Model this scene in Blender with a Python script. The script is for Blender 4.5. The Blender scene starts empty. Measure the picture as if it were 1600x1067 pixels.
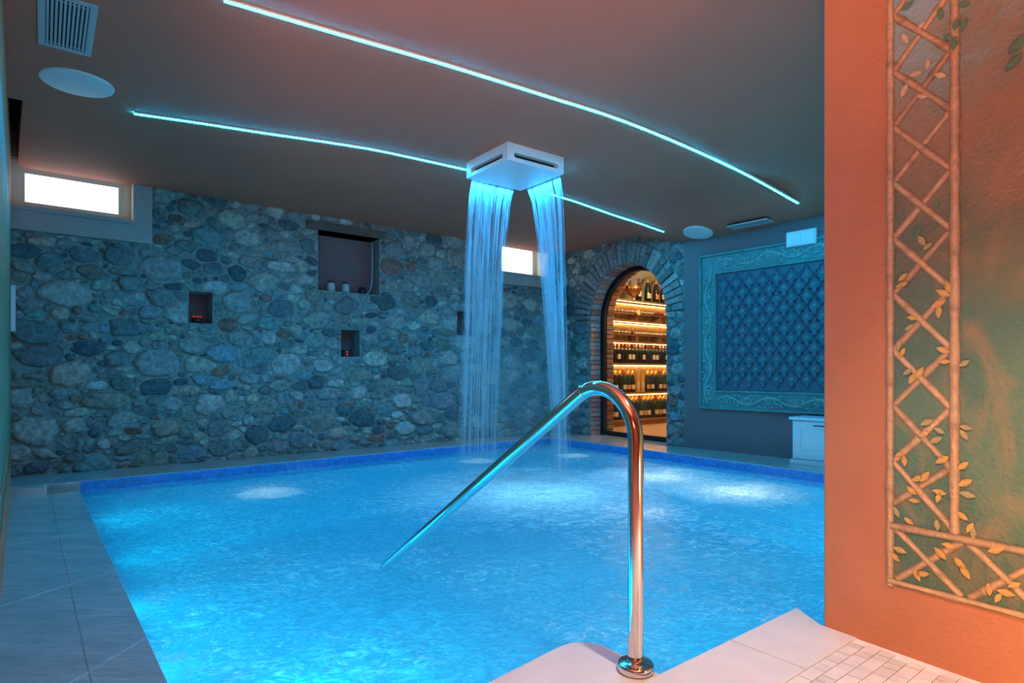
import bpy, bmesh, math, random
import numpy as np
from mathutils import Vector, Matrix
random.seed(7); rng = np.random.default_rng(11)
PI = math.pi
SC = bpy.context.scene
COL = SC.collection

# ---------------------------------------------------------------- camera
F = 950.0; HZ = 582.0
cam = bpy.data.cameras.new('camera'); camo = bpy.data.objects.new('camera', cam); COL.objects.link(camo)
cam.lens = F / 1600 * 36; cam.sensor_width = 36; cam.sensor_fit = 'HORIZONTAL'
cam.shift_y = (HZ - 533.5) / 1600; cam.clip_start = .02
camo.location = (0, 0, 1); camo.rotation_euler = (PI/2, 0, 0)
SC.camera = camo

# ---------------------------------------------------------------- world, exposure, large lights
w = bpy.data.worlds.new('world'); SC.world = w; w.use_nodes = True
w.node_tree.nodes['Background'].inputs[0].default_value = (.75, .88, 1, 1)
w.node_tree.nodes['Background'].inputs[1].default_value = .05
SC.view_settings.view_transform = 'Standard'; SC.view_settings.look = 'None'
SC.view_settings.exposure = 0; SC.view_settings.gamma = 1; SC.view_settings.use_curve_mapping = False
SC.cycles.max_bounces = 10; SC.cycles.diffuse_bounces = 5; SC.cycles.transparent_max_bounces = 40
SC.cycles.sample_clamp_indirect = 6
SC.cycles.caustics_reflective = False; SC.cycles.caustics_refractive = False

LED_COL = (.0035, .47, 1.0); LED_STR = 185.0
POOL_COL = (.0, .68, 1.0); POOL_W = 18.5
WARM_W = 26.0; ENTRY_W = 12.0; UP_W = 100.0; DOWN_W = 235.0; WINDOW_STR = 2.4; CELLAR_STR = 20.0; SHOWER_W = 20.0

def lamp(name, kind, loc, energy, color, size=.1, rot=None, size_y=None, label=None):
    l = bpy.data.lights.new(name, kind); l.energy = energy; l.color = color
    if kind == 'AREA':
        l.size = size
        if size_y: l.shape = 'RECTANGLE'; l.size_y = size_y
    else: l.shadow_soft_size = size
    o = bpy.data.objects.new(name, l); COL.objects.link(o); o.location = loc
    if rot is not None: o.rotation_euler = rot
    return o
# added unseen fill lights, and a floor uplight by the painted wall
lamp('added_entry_fill', 'POINT', (-.2, -1.2, 1.9), ENTRY_W, (1, .66, .46), .28)  # added warm fill from behind the camera, not a known pendant
sp_ = lamp('added_deck_spot', 'SPOT', (.95, 1.15, 2.92), DOWN_W, (1, .86, .75), .06, (math.radians(4), 0, 0))  # unseen spot added to brighten the near deck
sp_.data.spot_size = math.radians(62); sp_.data.spot_blend = .7
up_ = lamp('added_ceiling_fill', 'AREA', (-.35, -.7, 1.4), UP_W, (1, .52, .34), .5, (PI-.58, 0, .12)); up_.data.spread = 2.0  # unseen uplight added to warm the ceiling, no torchiere known
lamp('entry_floor_light', 'POINT', (1.56, 1.02, .40), WARM_W, (1, .58, .26), .10)

# ---------------------------------------------------------------- helpers
def tag(o, label=None, cat=None, group=None, kind=None):
    if label: o['label'] = label
    if cat: o['category'] = cat
    if group: o['group'] = group
    if kind: o['kind'] = kind
    return o
def link(name, me, mat=None, parent=None):
    o = bpy.data.objects.new(name, me); COL.objects.link(o)
    if mat is not None and not me.materials: me.materials.append(mat)
    if parent is not None: o.parent = parent
    return o
def mesh(name, vs, fs, smooth=False, cols=None):
    me = bpy.data.meshes.new(name); me.from_pydata([tuple(map(float, v)) for v in vs], [], fs); me.update()
    if smooth: me.polygons.foreach_set('use_smooth', [True]*len(me.polygons))
    if cols is not None:
        a = me.color_attributes.new('Col', 'FLOAT_COLOR', 'POINT')
        a.data.foreach_set('color', np.array([(c[0], c[1], c[2], 1) for c in cols], dtype=np.float32).ravel())
    return me
def empty(name, loc, label=None, cat=None, group=None, kind=None, rz=0):
    o = bpy.data.objects.new(name, None); COL.objects.link(o); o.location = loc; o.rotation_euler[2] = rz
    o.empty_display_size = .1
    return tag(o, label, cat, group, kind)
class MB:
    """collects shapes into one mesh"""
    def __init__(s): s.v = []; s.f = []; s.c = []
    def add(s, vs, fs, col=None):
        b = len(s.v); s.v += [tuple(v) for v in vs]; s.f += [tuple(i+b for i in f) for f in fs]
        if col is not None: s.c += [col]*len(vs)
        return s
    def hexa(s, p, col=None):       # 8 points: bottom 4, top 4
        return s.add(p, [(3,2,1,0),(4,5,6,7),(0,1,5,4),(1,2,6,5),(2,3,7,6),(3,0,4,7)], col)
    def box(s, x0, x1, y0, y1, z0, z1, col=None):
        return s.hexa([(x0,y0,z0),(x1,y0,z0),(x1,y1,z0),(x0,y1,z0),(x0,y0,z1),(x1,y0,z1),(x1,y1,z1),(x0,y1,z1)], col)
    def lathe(s, prof, n=16, c=(0,0,0), col=None):
        b = len(s.v)
        for r, z in prof:
            for k in range(n):
                a = 2*PI*k/n; s.v.append((c[0]+r*math.cos(a), c[1]+r*math.sin(a), c[2]+z))
        for i in range(len(prof)-1):
            for k in range(n):
                k2 = (k+1) % n; s.f.append((b+i*n+k, b+i*n+k2, b+(i+1)*n+k2, b+(i+1)*n+k))
        if prof[0][0] > 1e-5: s.f.append(tuple(b+k for k in range(n))[::-1])
        if prof[-1][0] > 1e-5: s.f.append(tuple(b+(len(prof)-1)*n+k for k in range(n)))
        if col is not None: s.c += [col]*(len(prof)*n)
        return s
    def tube(s, pts, r, n=10, cap=True, col=None):
        pts = [Vector(p) for p in pts]; b = len(s.v); up = None
        rr = r if hasattr(r, '__len__') else [r]*len(pts)
        for i, p in enumerate(pts):
            t = (pts[min(i+1, len(pts)-1)] - pts[max(i-1, 0)]).normalized()
            if up is None:
                up = Vector((0,0,1)) if abs(t.z) < .9 else Vector((1,0,0))
            a = (up - t*up.dot(t)).normalized(); up = a; bb = t.cross(a)
            for k in range(n):
                q = 2*PI*k/n; s.v.append(tuple(p + (a*math.cos(q)+bb*math.sin(q))*rr[i]))
        for i in range(len(pts)-1):
            for k in range(n):
                k2 = (k+1) % n; s.f.append((b+i*n+k, b+i*n+k2, b+(i+1)*n+k2, b+(i+1)*n+k))
        if cap:
            s.f.append(tuple(b+k for k in range(n))[::-1]); s.f.append(tuple(b+(len(pts)-1)*n+k for k in range(n)))
        if col is not None: s.c += [col]*(len(pts)*n)
        return s
    def build(s, name, mat, parent=None, smooth=False, bevel=0, seg=2):
        me = mesh(name, s.v, s.f, smooth, s.c if len(s.c) == len(s.v) and s.v else None)
        bm = bmesh.new(); bm.from_mesh(me)
        bmesh.ops.recalc_face_normals(bm, faces=bm.faces)
        if bevel: bmesh.ops.bevel(bm, geom=[e for e in bm.edges if e.calc_face_angle(0) > .5], offset=bevel, segments=seg, affect='EDGES', profile=.6)
        bm.to_mesh(me); bm.free()
        return link(name, me, mat, parent)

class Plane:
    """vertical wall plane: p0 + d*u, height z, off = distance towards the room"""
    def __init__(s, p0, d, n): s.p0 = np.array(p0, float); s.d = np.array(d, float); s.n = np.array(n, float)
    def at(s, u, z, off=0):
        p = s.p0 + s.d*u + s.n*off; return (p[0], p[1], z)
    def px(s, x, y, off=0):
        t = (x-800)/F; q = s.p0 + s.n*off         # find u with X = t*Y
        u = (t*q[1]-q[0])/(s.d[0]-t*s.d[1]); Y = q[1]+s.d[1]*u
        return u, 1+(HZ-y)*Y/F
    def box(s, mb, u0, u1, z0, z1, o0, o1, col=None):
        return mb.hexa([s.at(u0,z0,o0), s.at(u1,z0,o0), s.at(u1,z0,o1), s.at(u0,z0,o1),
                        s.at(u0,z1,o0), s.at(u1,z1,o0), s.at(u1,z1,o1), s.at(u0,z1,o1)], col)
    def rz(s): return math.atan2(s.d[1], s.d[0])
def flat(x, y, z=0):
    Y = F*(1-z)/(y-HZ); return ((x-800)/F*Y, Y)

STONE = Plane((-4.78, 5.796), (.7809, .6247), (.6247, -.7809)); STONE_L = 7.186
ARCH = Plane((.8313, 10.285), (.5702, -.8215), (-.8215, -.5702)); ARCH_L = 2.591
PANEL = Plane((2.309, 8.155), (.6478, -.7618), (-.7618, -.6478)); PANEL_L = 4.3
MURAL = Plane((1.2175, 2.375), (.5566, -.8308), (-.8308, -.5566)); MURAL_L = 3.4
LEFT = Plane((-4.78, 5.8), (.6279, -.7783), (.7783, .6279)); LEFT_L = 6.2
WATER = -.10

# ---------------------------------------------------------------- materials
def mat(name, color=(.5,.5,.5), rough=.6, metal=0, spec=None, emit=None, estr=0, attr=False, var=0, vscale=6, bump=0, bscale=30,
        color2=None, coat=0, detail=5, stretch=None):
    m = bpy.data.materials.new(name); m.use_nodes = True; nt = m.node_tree; N = nt.nodes; L = nt.links
    b = N['Principled BSDF']; b.inputs['Roughness'].default_value = rough; b.inputs['Metallic'].default_value = metal
    b.inputs['Base Color'].default_value = (*color, 1)
    if spec is not None: b.inputs['Specular IOR Level'].default_value = spec
    if coat: b.inputs['Coat Weight'].default_value = coat
    tc = N.new('ShaderNodeTexCoord'); vec = tc.outputs['Object']
    if stretch:
        mp = N.new('ShaderNodeMapping'); mp.inputs['Scale'].default_value = stretch; L.new(vec, mp.inputs[0]); vec = mp.outputs[0]
    src = None
    if attr:
        at = N.new('ShaderNodeAttribute'); at.attribute_name = 'Col'; src = at.outputs['Color']
    if var or color2:
        nz = N.new('ShaderNodeTexNoise'); nz.inputs['Scale'].default_value = vscale; nz.inputs['Detail'].default_value = detail
        nz.inputs['Roughness'].default_value = .65; L.new(vec, nz.inputs['Vector'])
        mr = N.new('ShaderNodeMapRange'); mr.inputs[1].default_value = .3; mr.inputs[2].default_value = .7
        L.new(nz.outputs[0], mr.inputs[0])
        if color2:
            mx = N.new('ShaderNodeMix'); mx.data_type = 'RGBA'; mx.inputs[6].default_value = (*color, 1); mx.inputs[7].default_value = (*color2, 1)
            L.new(mr.outputs[0], mx.inputs[0]); src = mx.outputs[2]
        else:
            mr.inputs[3].default_value = 1-var; mr.inputs[4].default_value = 1+var
            mx = N.new('ShaderNodeMix'); mx.data_type = 'RGBA'; mx.blend_type = 'MULTIPLY'; mx.inputs[0].default_value = 1
            if src: L.new(src, mx.inputs[6])
            else: mx.inputs[6].default_value = (*color, 1)
            L.new(mr.outputs[0], mx.inputs[7]); src = mx.outputs[2]
    if src: L.new(src, b.inputs['Base Color'])
    if bump:
        n2 = N.new('ShaderNodeTexNoise'); n2.inputs['Scale'].default_value = bscale; n2.inputs['Detail'].default_value = 6
        L.new(vec, n2.inputs['Vector'])
        bp = N.new('ShaderNodeBump'); bp.inputs['Strength'].default_value = bump; bp.inputs['Distance'].default_value = .02
        L.new(n2.outputs[0], bp.inputs['Height']); L.new(bp.outputs[0], b.inputs['Normal'])
    if emit:
        b.inputs['Emission Color'].default_value = (*emit, 1); b.inputs['Emission Strength'].default_value = estr
    return m
M = {}
M['ceil'] = mat('brown_ceiling_plaster', (.57,.165,.095), .75, color2=(.62,.185,.11), vscale=1.2, bump=.15, bscale=60)
M['upper'] = mat('old_upper_ceiling', (.16,.11,.06), .9, var=.3, bump=.4)
M['terra'] = mat('terracotta_plaster', (.62,.235,.105), .62, var=.07, vscale=3, bump=.22, bscale=70)
M['plaster'] = mat('grey_plaster', (.42,.37,.33), .8, var=.08, bump=.15, bscale=40)
M['panelwall'] = mat('mauve_wall_paint', (.19,.15,.155), .6, var=.05, vscale=2, bump=.06, bscale=60)
M['mortar'] = mat('lime_mortar', (.235,.265,.245), .95, var=.35, vscale=14, bump=1, bscale=30)
M['stone'] = mat('rubble_stone', (.4,.4,.4), .82, attr=True, var=.5, vscale=17, bump=1, bscale=26, detail=8)
M['brick'] = mat('old_brick', (.4,.4,.4), .85, attr=True, var=.3, vscale=25, bump=.8, bscale=45)
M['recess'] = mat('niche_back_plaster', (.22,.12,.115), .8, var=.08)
M['deck'] = mat('slate_deck', (.22,.42,.46), .16, color2=(.36,.60,.64), vscale=3.5, bump=.35, bscale=9, detail=9, stretch=(1,3,1))
M['curb'] = mat('curb_stone', (.44,.43,.40), .13, var=.10, vscale=5, bump=.05)
M['near'] = mat('travertine', (.72,.66,.60), .45, attr=False, var=.06, vscale=7, bump=.06, bscale=50)
M['mosaicn'] = mat('travertine_mosaic', (.7,.64,.58), .5, attr=True, var=.06, vscale=20, bump=.1)
M['grout'] = mat('pale_grout', (.80,.76,.70), .8, var=.03)
M['tile'] = mat('blue_mosaic', (.02,.17,.62), .15, attr=True, var=.12, vscale=40)
M['tgrout'] = mat('blue_grout', (.28,.55,.78), .7)
M['basin'] = mat('pool_lining', (.30,.74,.86), .6, var=.06, vscale=1.2)
M['steel'] = mat('polished_steel', (.74,.72,.70), .10, 1)
M['white'] = mat('white_metal', (.74,.75,.74), .4)
M['grille'] = mat('grille_metal', (.55,.57,.56), .4, .3)
M['dark'] = mat('dark_void', (.01,.01,.012), .8)
M['black'] = mat('black_metal', (.012,.012,.014), .35)
M['cream'] = mat('cream_window_frame', (.88,.83,.64), .45)
M['wood'] = mat('shelf_wood', (.42,.20,.07), .5, color2=(.30,.13,.045), vscale=8, stretch=(1,1,6))
M['beam'] = mat('old_oak_lintel', (.16,.12,.09), .8, color2=(.08,.06,.05), vscale=10, bump=.5)
M['cellarwall'] = mat('cellar_plaster', (.55,.38,.20), .9, var=.3, vscale=9, bump=.8, bscale=20)
M['cellarvault'] = mat('cellar_vault_plaster', (.72,.68,.58), .9, var=.06)
M['cellarfloor'] = mat('cellar_terracotta_floor', (.55,.33,.18), .5, var=.15)
M['bottle'] = mat('dark_bottle_glass', (.012,.014,.010), .08, coat=.5)
M['bottleg'] = mat('green_bottle_glass', (.02,.045,.015), .08, coat=.5)
M['label'] = mat('cream_paper_label', (.75,.66,.48), .6)
M['labelo'] = mat('orange_paper_label', (.75,.30,.05), .6)
M['labelr'] = mat('red_paper_label', (.6,.05,.03), .6)
M['foil'] = mat('gold_foil', (.75,.48,.16), .35, .8)
M['foilr'] = mat('dark_red_foil', (.25,.03,.03), .4, .2)
M['foils'] = mat('silver_foil', (.7,.68,.62), .35, .7)
M['copper'] = mat('polished_copper', (.85,.48,.20), .12, 1)
M['gold'] = mat('gilt_carton', (.80,.50,.12), .4, .3)
M['tag'] = mat('round_wood_tag', (.75,.55,.32), .6)
M['teal'] = mat('teal_glazed_relief', (.10,.26,.25), .38, var=.22, vscale=7, bump=.12, bscale=30)
M['foliage'] = mat('highlit_teal_foliage', (.20,.40,.38), .34, var=.2, vscale=20)  # lighter than the border: highlights on the relief put into the colour
M['lozenge'] = mat('slate_blue_relief_tile', (.085,.14,.19), .36, var=.10, vscale=12, bump=.05)
M['rosette'] = mat('teal_rosette', (.08,.30,.28), .4, var=.3, vscale=25)
M['cabinet'] = mat('white_lacquer', (.72,.76,.78), .35)
M['sign'] = mat('emergency_light_diffuser', (.65,.75,.8), .4, emit=(.15,.45,.8), estr=.12)
M['candle'] = mat('red_candle_glass', (.15,.01,.01), .3, emit=(1,.05,.02), estr=.25)
M['ember'] = mat('small_red_indicator', (.4,.02,.01), .3, emit=(1,.08,.03), estr=1.3)
M['jarg'] = mat('pale_jar_glass', (.42,.46,.40), .25)
M['bamboo'] = mat('painted_bamboo', (.6,.35,.15), .6, attr=True, var=.16, vscale=30, bump=.35, bscale=60)
M['leaf'] = mat('painted_leaf', (.5,.35,.1), .6, attr=True, var=.15, vscale=40, bump=.3, bscale=60)
M['led'] = mat('led_diffuser', (.1,.3,.5), .5, emit=LED_COL, estr=LED_STR)
M['warm'] = mat('warm_shelf_light', (.8,.6,.3), .5, emit=(1,.50,.14), estr=CELLAR_STR)
M['cable'] = mat('blue_grey_conduit', (.35,.42,.5), .4)

def shader(name):
    m = bpy.data.materials.new(name); m.use_nodes = True; nt = m.node_tree
    nt.nodes.remove(nt.nodes['Principled BSDF']); return m, nt, nt.nodes, nt.links, nt.nodes['Material Output']
# daylight behind frosted panes
m, nt, N, L, out = shader('frosted_daylight_pane')
e = N.new('ShaderNodeEmission'); e.inputs[0].default_value = (.86,.95,1,1); e.inputs[1].default_value = WINDOW_STR
L.new(e.outputs[0], out.inputs[0]); M['pane'] = m
# clear door glass
m, nt, N, L, out = shader('door_glass')
t = N.new('ShaderNodeBsdfTransparent'); t.inputs[0].default_value = (.96,.97,.96,1)
g = N.new('ShaderNodeBsdfGlossy'); g.inputs['Roughness'].default_value = .01
fr = N.new('ShaderNodeFresnel'); fr.inputs[0].default_value = 1.45
mx = N.new('ShaderNodeMixShader'); L.new(fr.outputs[0], mx.inputs[0]); L.new(t.outputs[0], mx.inputs[1]); L.new(g.outputs[0], mx.inputs[2])
L.new(mx.outputs[0], out.inputs[0]); M['glass'] = m

# ---------------------------------------------------------------- room shell
C2 = np.array((2.309, 8.155)); D2 = C2 + PANEL.d*6
def ceil_z(x, y):
    p = np.array((x, y)); t = np.clip(np.dot(p-C2, D2-C2)/np.dot(D2-C2, D2-C2), 0, 1)
    d = np.linalg.norm(p-(C2+(D2-C2)*t)); s = min(1, d/.95); s = s*s*(3-2*s)
    return 2.757 + (2.98-2.757)*s
K = (.8313, 10.285)
A0 = STONE.at(.075, 0)[:2]
poly = [STONE.at(.06,0,-.05)[:2], STONE.at(STONE_L,0,-.05)[:2], (.85,10.36), ARCH.at(ARCH_L+.05,0,-.06)[:2], PANEL.at(0,0,-.06)[:2], PANEL.at(PANEL_L+.6,0,-.06)[:2],
        (5.6,-2.6), (-5.2,-2.6), LEFT.at(5.4,0,-.25)[:2], LEFT.at(1.83,0,-.10)[:2], LEFT.at(1.83,0,.085)[:2]]
poly[0] = LEFT.at(-.02, 0, .05)[:2]
bm = bmesh.new(); vs = [bm.verts.new((x, y, 0)) for x, y in poly]; bm.faces.new(vs)
for k in range(-25, 30): bmesh.ops.bisect_plane(bm, geom=bm.verts[:]+bm.edges[:]+bm.faces[:], plane_co=(k*.22,0,0), plane_no=(1,0,0))
for k in range(-12, 50): bmesh.ops.bisect_plane(bm, geom=bm.verts[:]+bm.edges[:]+bm.faces[:], plane_co=(0,k*.22,0), plane_no=(0,1,0))
for v in bm.verts: v.co.z = ceil_z(v.co.x, v.co.y)
be = [e for e in bm.edges if e.is_boundary]
r = bmesh.ops.extrude_edge_only(bm, edges=be)
for v in [g for g in r['geom'] if isinstance(g, bmesh.types.BMVert)]: v.co.z += .22
bm.normal_update()
bmesh.ops.split_edges(bm, edges=[e for e in bm.edges if len(e.link_faces) == 2 and e.calc_face_angle(0) > .7])
for f in bm.faces: f.smooth = abs(f.normal.z) > .5
me = bpy.data.meshes.new('ceiling'); bm.to_mesh(me); bm.free()
tag(link('ceiling', me, M['ceil']), kind='structure')
mb = MB(); mb.box(-6.5, 6.2, -3, 12.2, 3.42, 3.5)
tag(mb.build('ceiling_upper', M['upper']), kind='structure')

def wall_poly(name, plane, u0, u1, z0, z1, holes, thick, material, parent=None, jmat=None):
    """wall slab facing the room with rectangular holes"""
    us = sorted({u0, u1, *[h[0] for h in holes], *[h[1] for h in holes]}); zs = sorted({z0, z1, *[h[2] for h in holes], *[h[3] for h in holes]})
    mb = MB()
    for i in range(len(us)-1):
        for j in range(len(zs)-1):
            a, b, c, d = us[i], us[i+1], zs[j], zs[j+1]; cu, cz = (a+b)/2, (c+d)/2
            if any(h[0] < cu < h[1] and h[2] < cz < h[3] for h in holes): continue
            mb.add([plane.at(a,c), plane.at(b,c), plane.at(b,d), plane.at(a,d)], [(0,1,2,3)])
    for h in holes:
        a, b, c, d = h[:4]; D = -thick
        mb.add([plane.at(a,c),plane.at(a,d),plane.at(a,d,D),plane.at(a,c,D)], [(0,1,2,3)])
        mb.add([plane.at(b,c),plane.at(b,d),plane.at(b,d,D),plane.at(b,c,D)], [(0,1,2,3)])
        mb.add([plane.at(a,c),plane.at(b,c),plane.at(b,c,D),plane.at(a,c,D)], [(0,1,2,3)])
        mb.add([plane.at(a,d),plane.at(b,d),plane.at(b,d,D),plane.at(a,d,D)], [(0,1,2,3)])
    mb.add([plane.at(u0,z0,-thick),plane.at(u1,z0,-thick),plane.at(u1,z1,-thick),plane.at(u0,z1,-thick)], [(0,1,2,3)])
    return tag(mb.build(name, material, parent), kind='structure' if parent is None else None)
def prect(plane, x0, y0, x1, y1):
    a = plane.px(x0, y1); b = plane.px(x1, y0); return [a[0], b[0], a[1], b[1]]

# niches and window openings of the stone wall, from the photograph
ua, _ = STONE.px(497, 400); ub, _ = STONE.px(593, 400)
_, zt = STONE.px(545, 366); _, zb = STONE.px(545, 457)
niche_big = [ua, ub, zb, zt]
niche_a = prect(STONE, 295, 457, 332, 504); niche_b = prect(STONE, 533, 516, 562, 557); niche_c = prect(STONE, 714, 487, 738, 523)
w1 = [STONE.px(13,300)[0], STONE.px(209,300)[0], STONE.px(110,333)[1], 3.08]
w2 = [STONE.px(781,400)[0], STONE.px(855,400)[0], STONE.px(820,429)[1], 3.16]
s1 = [-.02, STONE.px(237,300)[0], STONE.px(130,370)[1], 3.3]         # plaster surrounds
s2 = [STONE.px(770,400)[0], STONE_L, STONE.px(820,447)[1], 3.3]
s2[1] = STONE.px(860,400)[0]
holes = [niche_big, niche_a, niche_b, niche_c, w1, w2]
back = wall_poly('wall_back', STONE, -.3, STONE_L, -.2, 3.4, holes, .42, M['mortar'])

def plaster(name, s, wn, plane):
    mb = MB(); o = .035
    for (a,b,c,d) in ((s[0],s[1],s[2],wn[2]), (s[0],wn[0],wn[2],s[3]), (wn[1],s[1],wn[2],s[3]), (wn[0],wn[1],wn[3],s[3])):
        if b-a > .001 and d-c > .001: plane.box(mb, a, b, c, d, -.05, o)
    return mb
o = plaster('x', s1, w1, STONE).build('plaster_surround', M['plaster'], back, bevel=.004)
o = plaster('x', s2, w2, STONE).build('plaster_surround', M['plaster'], back, bevel=.004)

def window(name, r, depth, fw, lab):
    root = empty(name, STONE.at((r[0]+r[1])/2, r[2], -depth), kind='structure')
    inv = Matrix.Translation(root.location).inverted()
    def part(mb, nm, m_, bev=.004):
        o_ = mb.build(nm, m_, root, bevel=bev); o_.matrix_parent_inverse = inv; return o_
    mb = MB(); P = STONE.box
    P(mb, r[0], r[1], r[2], r[2]+fw*.7, -depth, -depth+.04); P(mb, r[0], r[1], r[3]-fw, r[3], -depth, -depth+.04)
    P(mb, r[0], r[0]+fw, r[2]+fw*.7, r[3]-fw, -depth, -depth+.04); P(mb, r[1]-fw, r[1], r[2]+fw*.7, r[3]-fw, -depth, -depth+.04)
    part(mb, 'window_frame', M['cream'])
    mb = MB(); q = fw*.45
    a, b, c, d = r[0]+fw, r[1]-fw, r[2]+fw*.7, r[3]-fw
    P(mb, a, b, c, c+q*.6, -depth+.005, -depth+.03); P(mb, a, b, d-q, d, -depth+.005, -depth+.03)
    P(mb, a, a+q, c+q*.6, d-q, -depth+.005, -depth+.03); P(mb, b-q, b, c+q*.6, d-q, -depth+.005, -depth+.03)
    part(mb, 'sash', M['cream'], .002)
    mb = MB(); P(mb, a+q*.5, b-q*.5, c+q*.3, d-q*.5, -depth+.008, -depth+.014); part(mb, 'pane', M['pane'], 0)
    mb = MB(); P(mb, r[0]-.03, r[1]+.02, r[2]-.035, r[2], -depth, .065); part(mb, 'window_sill', M['plaster'], .006)
    mb = MB(); P(mb, r[0], r[0]+.012, r[2], r[3], -depth+.04, .03); P(mb, r[1]-.012, r[1], r[2], r[3], -depth+.04, .03)
    part(mb, 'reveal_lining', M['cream'], 0)
    mb = MB(); P(mb, r[0]-.05, r[1]+.05, r[2]-.05, r[3]+.05, -.40, -.38); part(mb, 'outer_shutter', M['white'], 0)
window('window_1', w1, .16, .085, '')
window('window_2', w2, .30, .06, '')

# ---------------------------------------------------------------- rubble stones
PALETTE = [((.30,.285,.26),5), ((.38,.33,.27),4), ((.40,.35,.29),3), ((.22,.215,.205),4), ((.10,.125,.14),3), ((.15,.17,.165),3),
           ((.42,.39,.35),1.5), ((.32,.15,.11),1.3), ((.26,.22,.18),3), ((.20,.26,.26),2)]
PW = np.array([p[1] for p in PALETTE], float); PW /= PW.sum()
def pick():
    c = np.array(PALETTE[rng.choice(len(PALETTE), p=PW)][0])*(.84,1,1.02); return tuple(np.clip(c*rng.uniform(.8,1.2)*rng.uniform(.94,1.06,3), 0, .8))
def stone_mesh(cu, cz, outline, prot, plane, n):
    """domed boulder: outline is a list of (u,z)"""
    v = []; tu, tz = rng.normal(0,.10,2)
    o = np.array(outline)
    size = max(np.ptp(o[:,0]), np.ptp(o[:,1]))
    for sc, h in ((1.0,-.012),(.95,.62),(.78,.93),(.42,1.0)):
        for (a, b) in o:
            du, dz = (a-cu)*sc, (b-cz)*sc
            hh = h*prot if h > 0 else h
            if h > 0: hh += (du*tu+dz*tz) + rng.normal(0,.10)*prot*2
            v.append(plane.at(cu+du, cz+dz, hh))
    v.append(plane.at(cu, cz, prot*1.02))
    f = []
    for i in range(3):
        for k in range(n):
            k2 = (k+1) % n; f.append((i*n+k, i*n+k2, (i+1)*n+k2, (i+1)*n+k))
    for k in range(n): f.append((3*n+k, 3*n+(k+1) % n, 4*n))
    return v, f
def rubble(parent, plane, u0, u1, z0, z1, blocked, bigs, a, radii, prot=1.0, nparts=300, seedcols=None):
    P = []; Rr = []; cols = []
    for (u, z, ru, rz_, c) in bigs:
        P.append((u, z)); Rr.append(math.sqrt(ru/a*rz_)); cols.append(c)
    nb = len(P)
    P = list(P); area = (u1-u0)*(z1-z0)
    pu = np.array(P).reshape(-1,2); pr = np.array(Rr)
    for r, tries in radii:
        for _ in range(int(tries)):
            u = rng.uniform(u0, u1); z = rng.uniform(z0, z1); rr = r*rng.uniform(.85,1.2)
            if blocked(u, z, rr*.55): continue
            if len(pu):
                d = np.sqrt(((pu[:,0]-u)/a)**2+(pu[:,1]-z)**2)
                if np.any(d < (pr+rr)*.86): continue
            pu = np.vstack([pu, (u, z)]) if len(pu) else np.array([(u, z)]); pr = np.append(pr, rr); cols.append(None)
    n_all = len(pu); T = np.linspace(.3, 1.55, 20)
    stuff = MB(); order = np.argsort(-pr)
    rank = {int(k): i for i, k in enumerate(order)}; R_A = math.sqrt(a)
    AN = a*np.where(pr > .075, rng.uniform(.7,1.3,n_all), rng.choice([.7,1.0,1.5,2.1], n_all)*rng.uniform(.8,1.2,n_all)); AN[:nb] = [b_[2]/b_[3] for b_ in bigs]; TH = rng.normal(0,.22,n_all); TH[:nb] *= .3
    for i in range(n_all):
        cu, cz = pu[i]; r = pr[i]; n = 16 if r > .09 else (12 if r > .05 else 9)
        near = [j for j in range(n_all) if j != i and abs(pu[j,0]-cu) < (pr[j]+r)*a*2.2 and abs(pu[j,1]-cz) < (pr[j]+r)*2.2]
        nu = pu[near]; nr = pr[near]; na = AN[near]; nth = TH[near]; outl = []
        sq = rng.uniform(1.4, 5.0); ph = rng.uniform(0, .5)
        ct, st_ = math.cos(TH[i]), math.sin(TH[i]); sa = math.sqrt(AN[i])
        for k in range(n):
            q = 2*PI*(k+ph+rng.uniform(-.42,.42))/n; lx, lz = math.cos(q)*sa, math.sin(q)/sa
            du, dz = lx*ct-lz*st_, lx*st_+lz*ct
            lp = (abs(math.cos(q))**sq+abs(math.sin(q))**sq)**(-1/sq)
            best = T[0]; cap_ = (1.12 if i < nb else 1.45)*min(lp, 1.22)*rng.uniform(.80,1.10)
            for t in T:
                pu_, pz_ = cu+du*t*r*R_A, cz+dz*t*r*R_A
                if t > cap_: break
                if blocked(pu_, pz_, .012) or not (u0 <= pu_ <= u1 and z0 <= pz_ <= z1): break
                if len(near):
                    ex_, ez_ = pu_-nu[:,0], pz_-nu[:,1]; c2_, s2_ = np.cos(nth), np.sin(nth)
                    fx, fz = (ex_*c2_+ez_*s2_)/np.sqrt(na), (-ex_*s2_+ez_*c2_)*np.sqrt(na)
                    d = np.sqrt(fx**2+fz**2)/nr/R_A
                    if np.any(d < t+.0045/r): break
                best = t
            outl.append((cu+du*best*r*R_A, cz+dz*best*r*R_A))
        ts = np.array(outl); ts = (ts*7+np.roll(ts,1,0)+np.roll(ts,-1,0))/9
        pt = prot*min(.036, .012+r*.20)*rng.uniform(.5,1.3)
        v, f = stone_mesh(cu, cz, ts, pt, plane, n); col = cols[i] or pick()
        if rank[i] < nparts:
            me = mesh('stone', v, f, True, [col]*len(v)); link('stone', me, M['stone'], parent)
        else: stuff.add(v, f, col)
    if stuff.v:
        me = mesh('small_stones', stuff.v, stuff.f, True, stuff.c); o = link('small_stones', me, M['stone'], parent); o['kind'] = 'stuff'
    return n_all
LT = (.40,.38,.35); GR = (.28,.28,.265); TN = (.40,.33,.27); DK = (.09,.12,.14); RD = (.33,.13,.10); BL = (.20,.29,.33)
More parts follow.
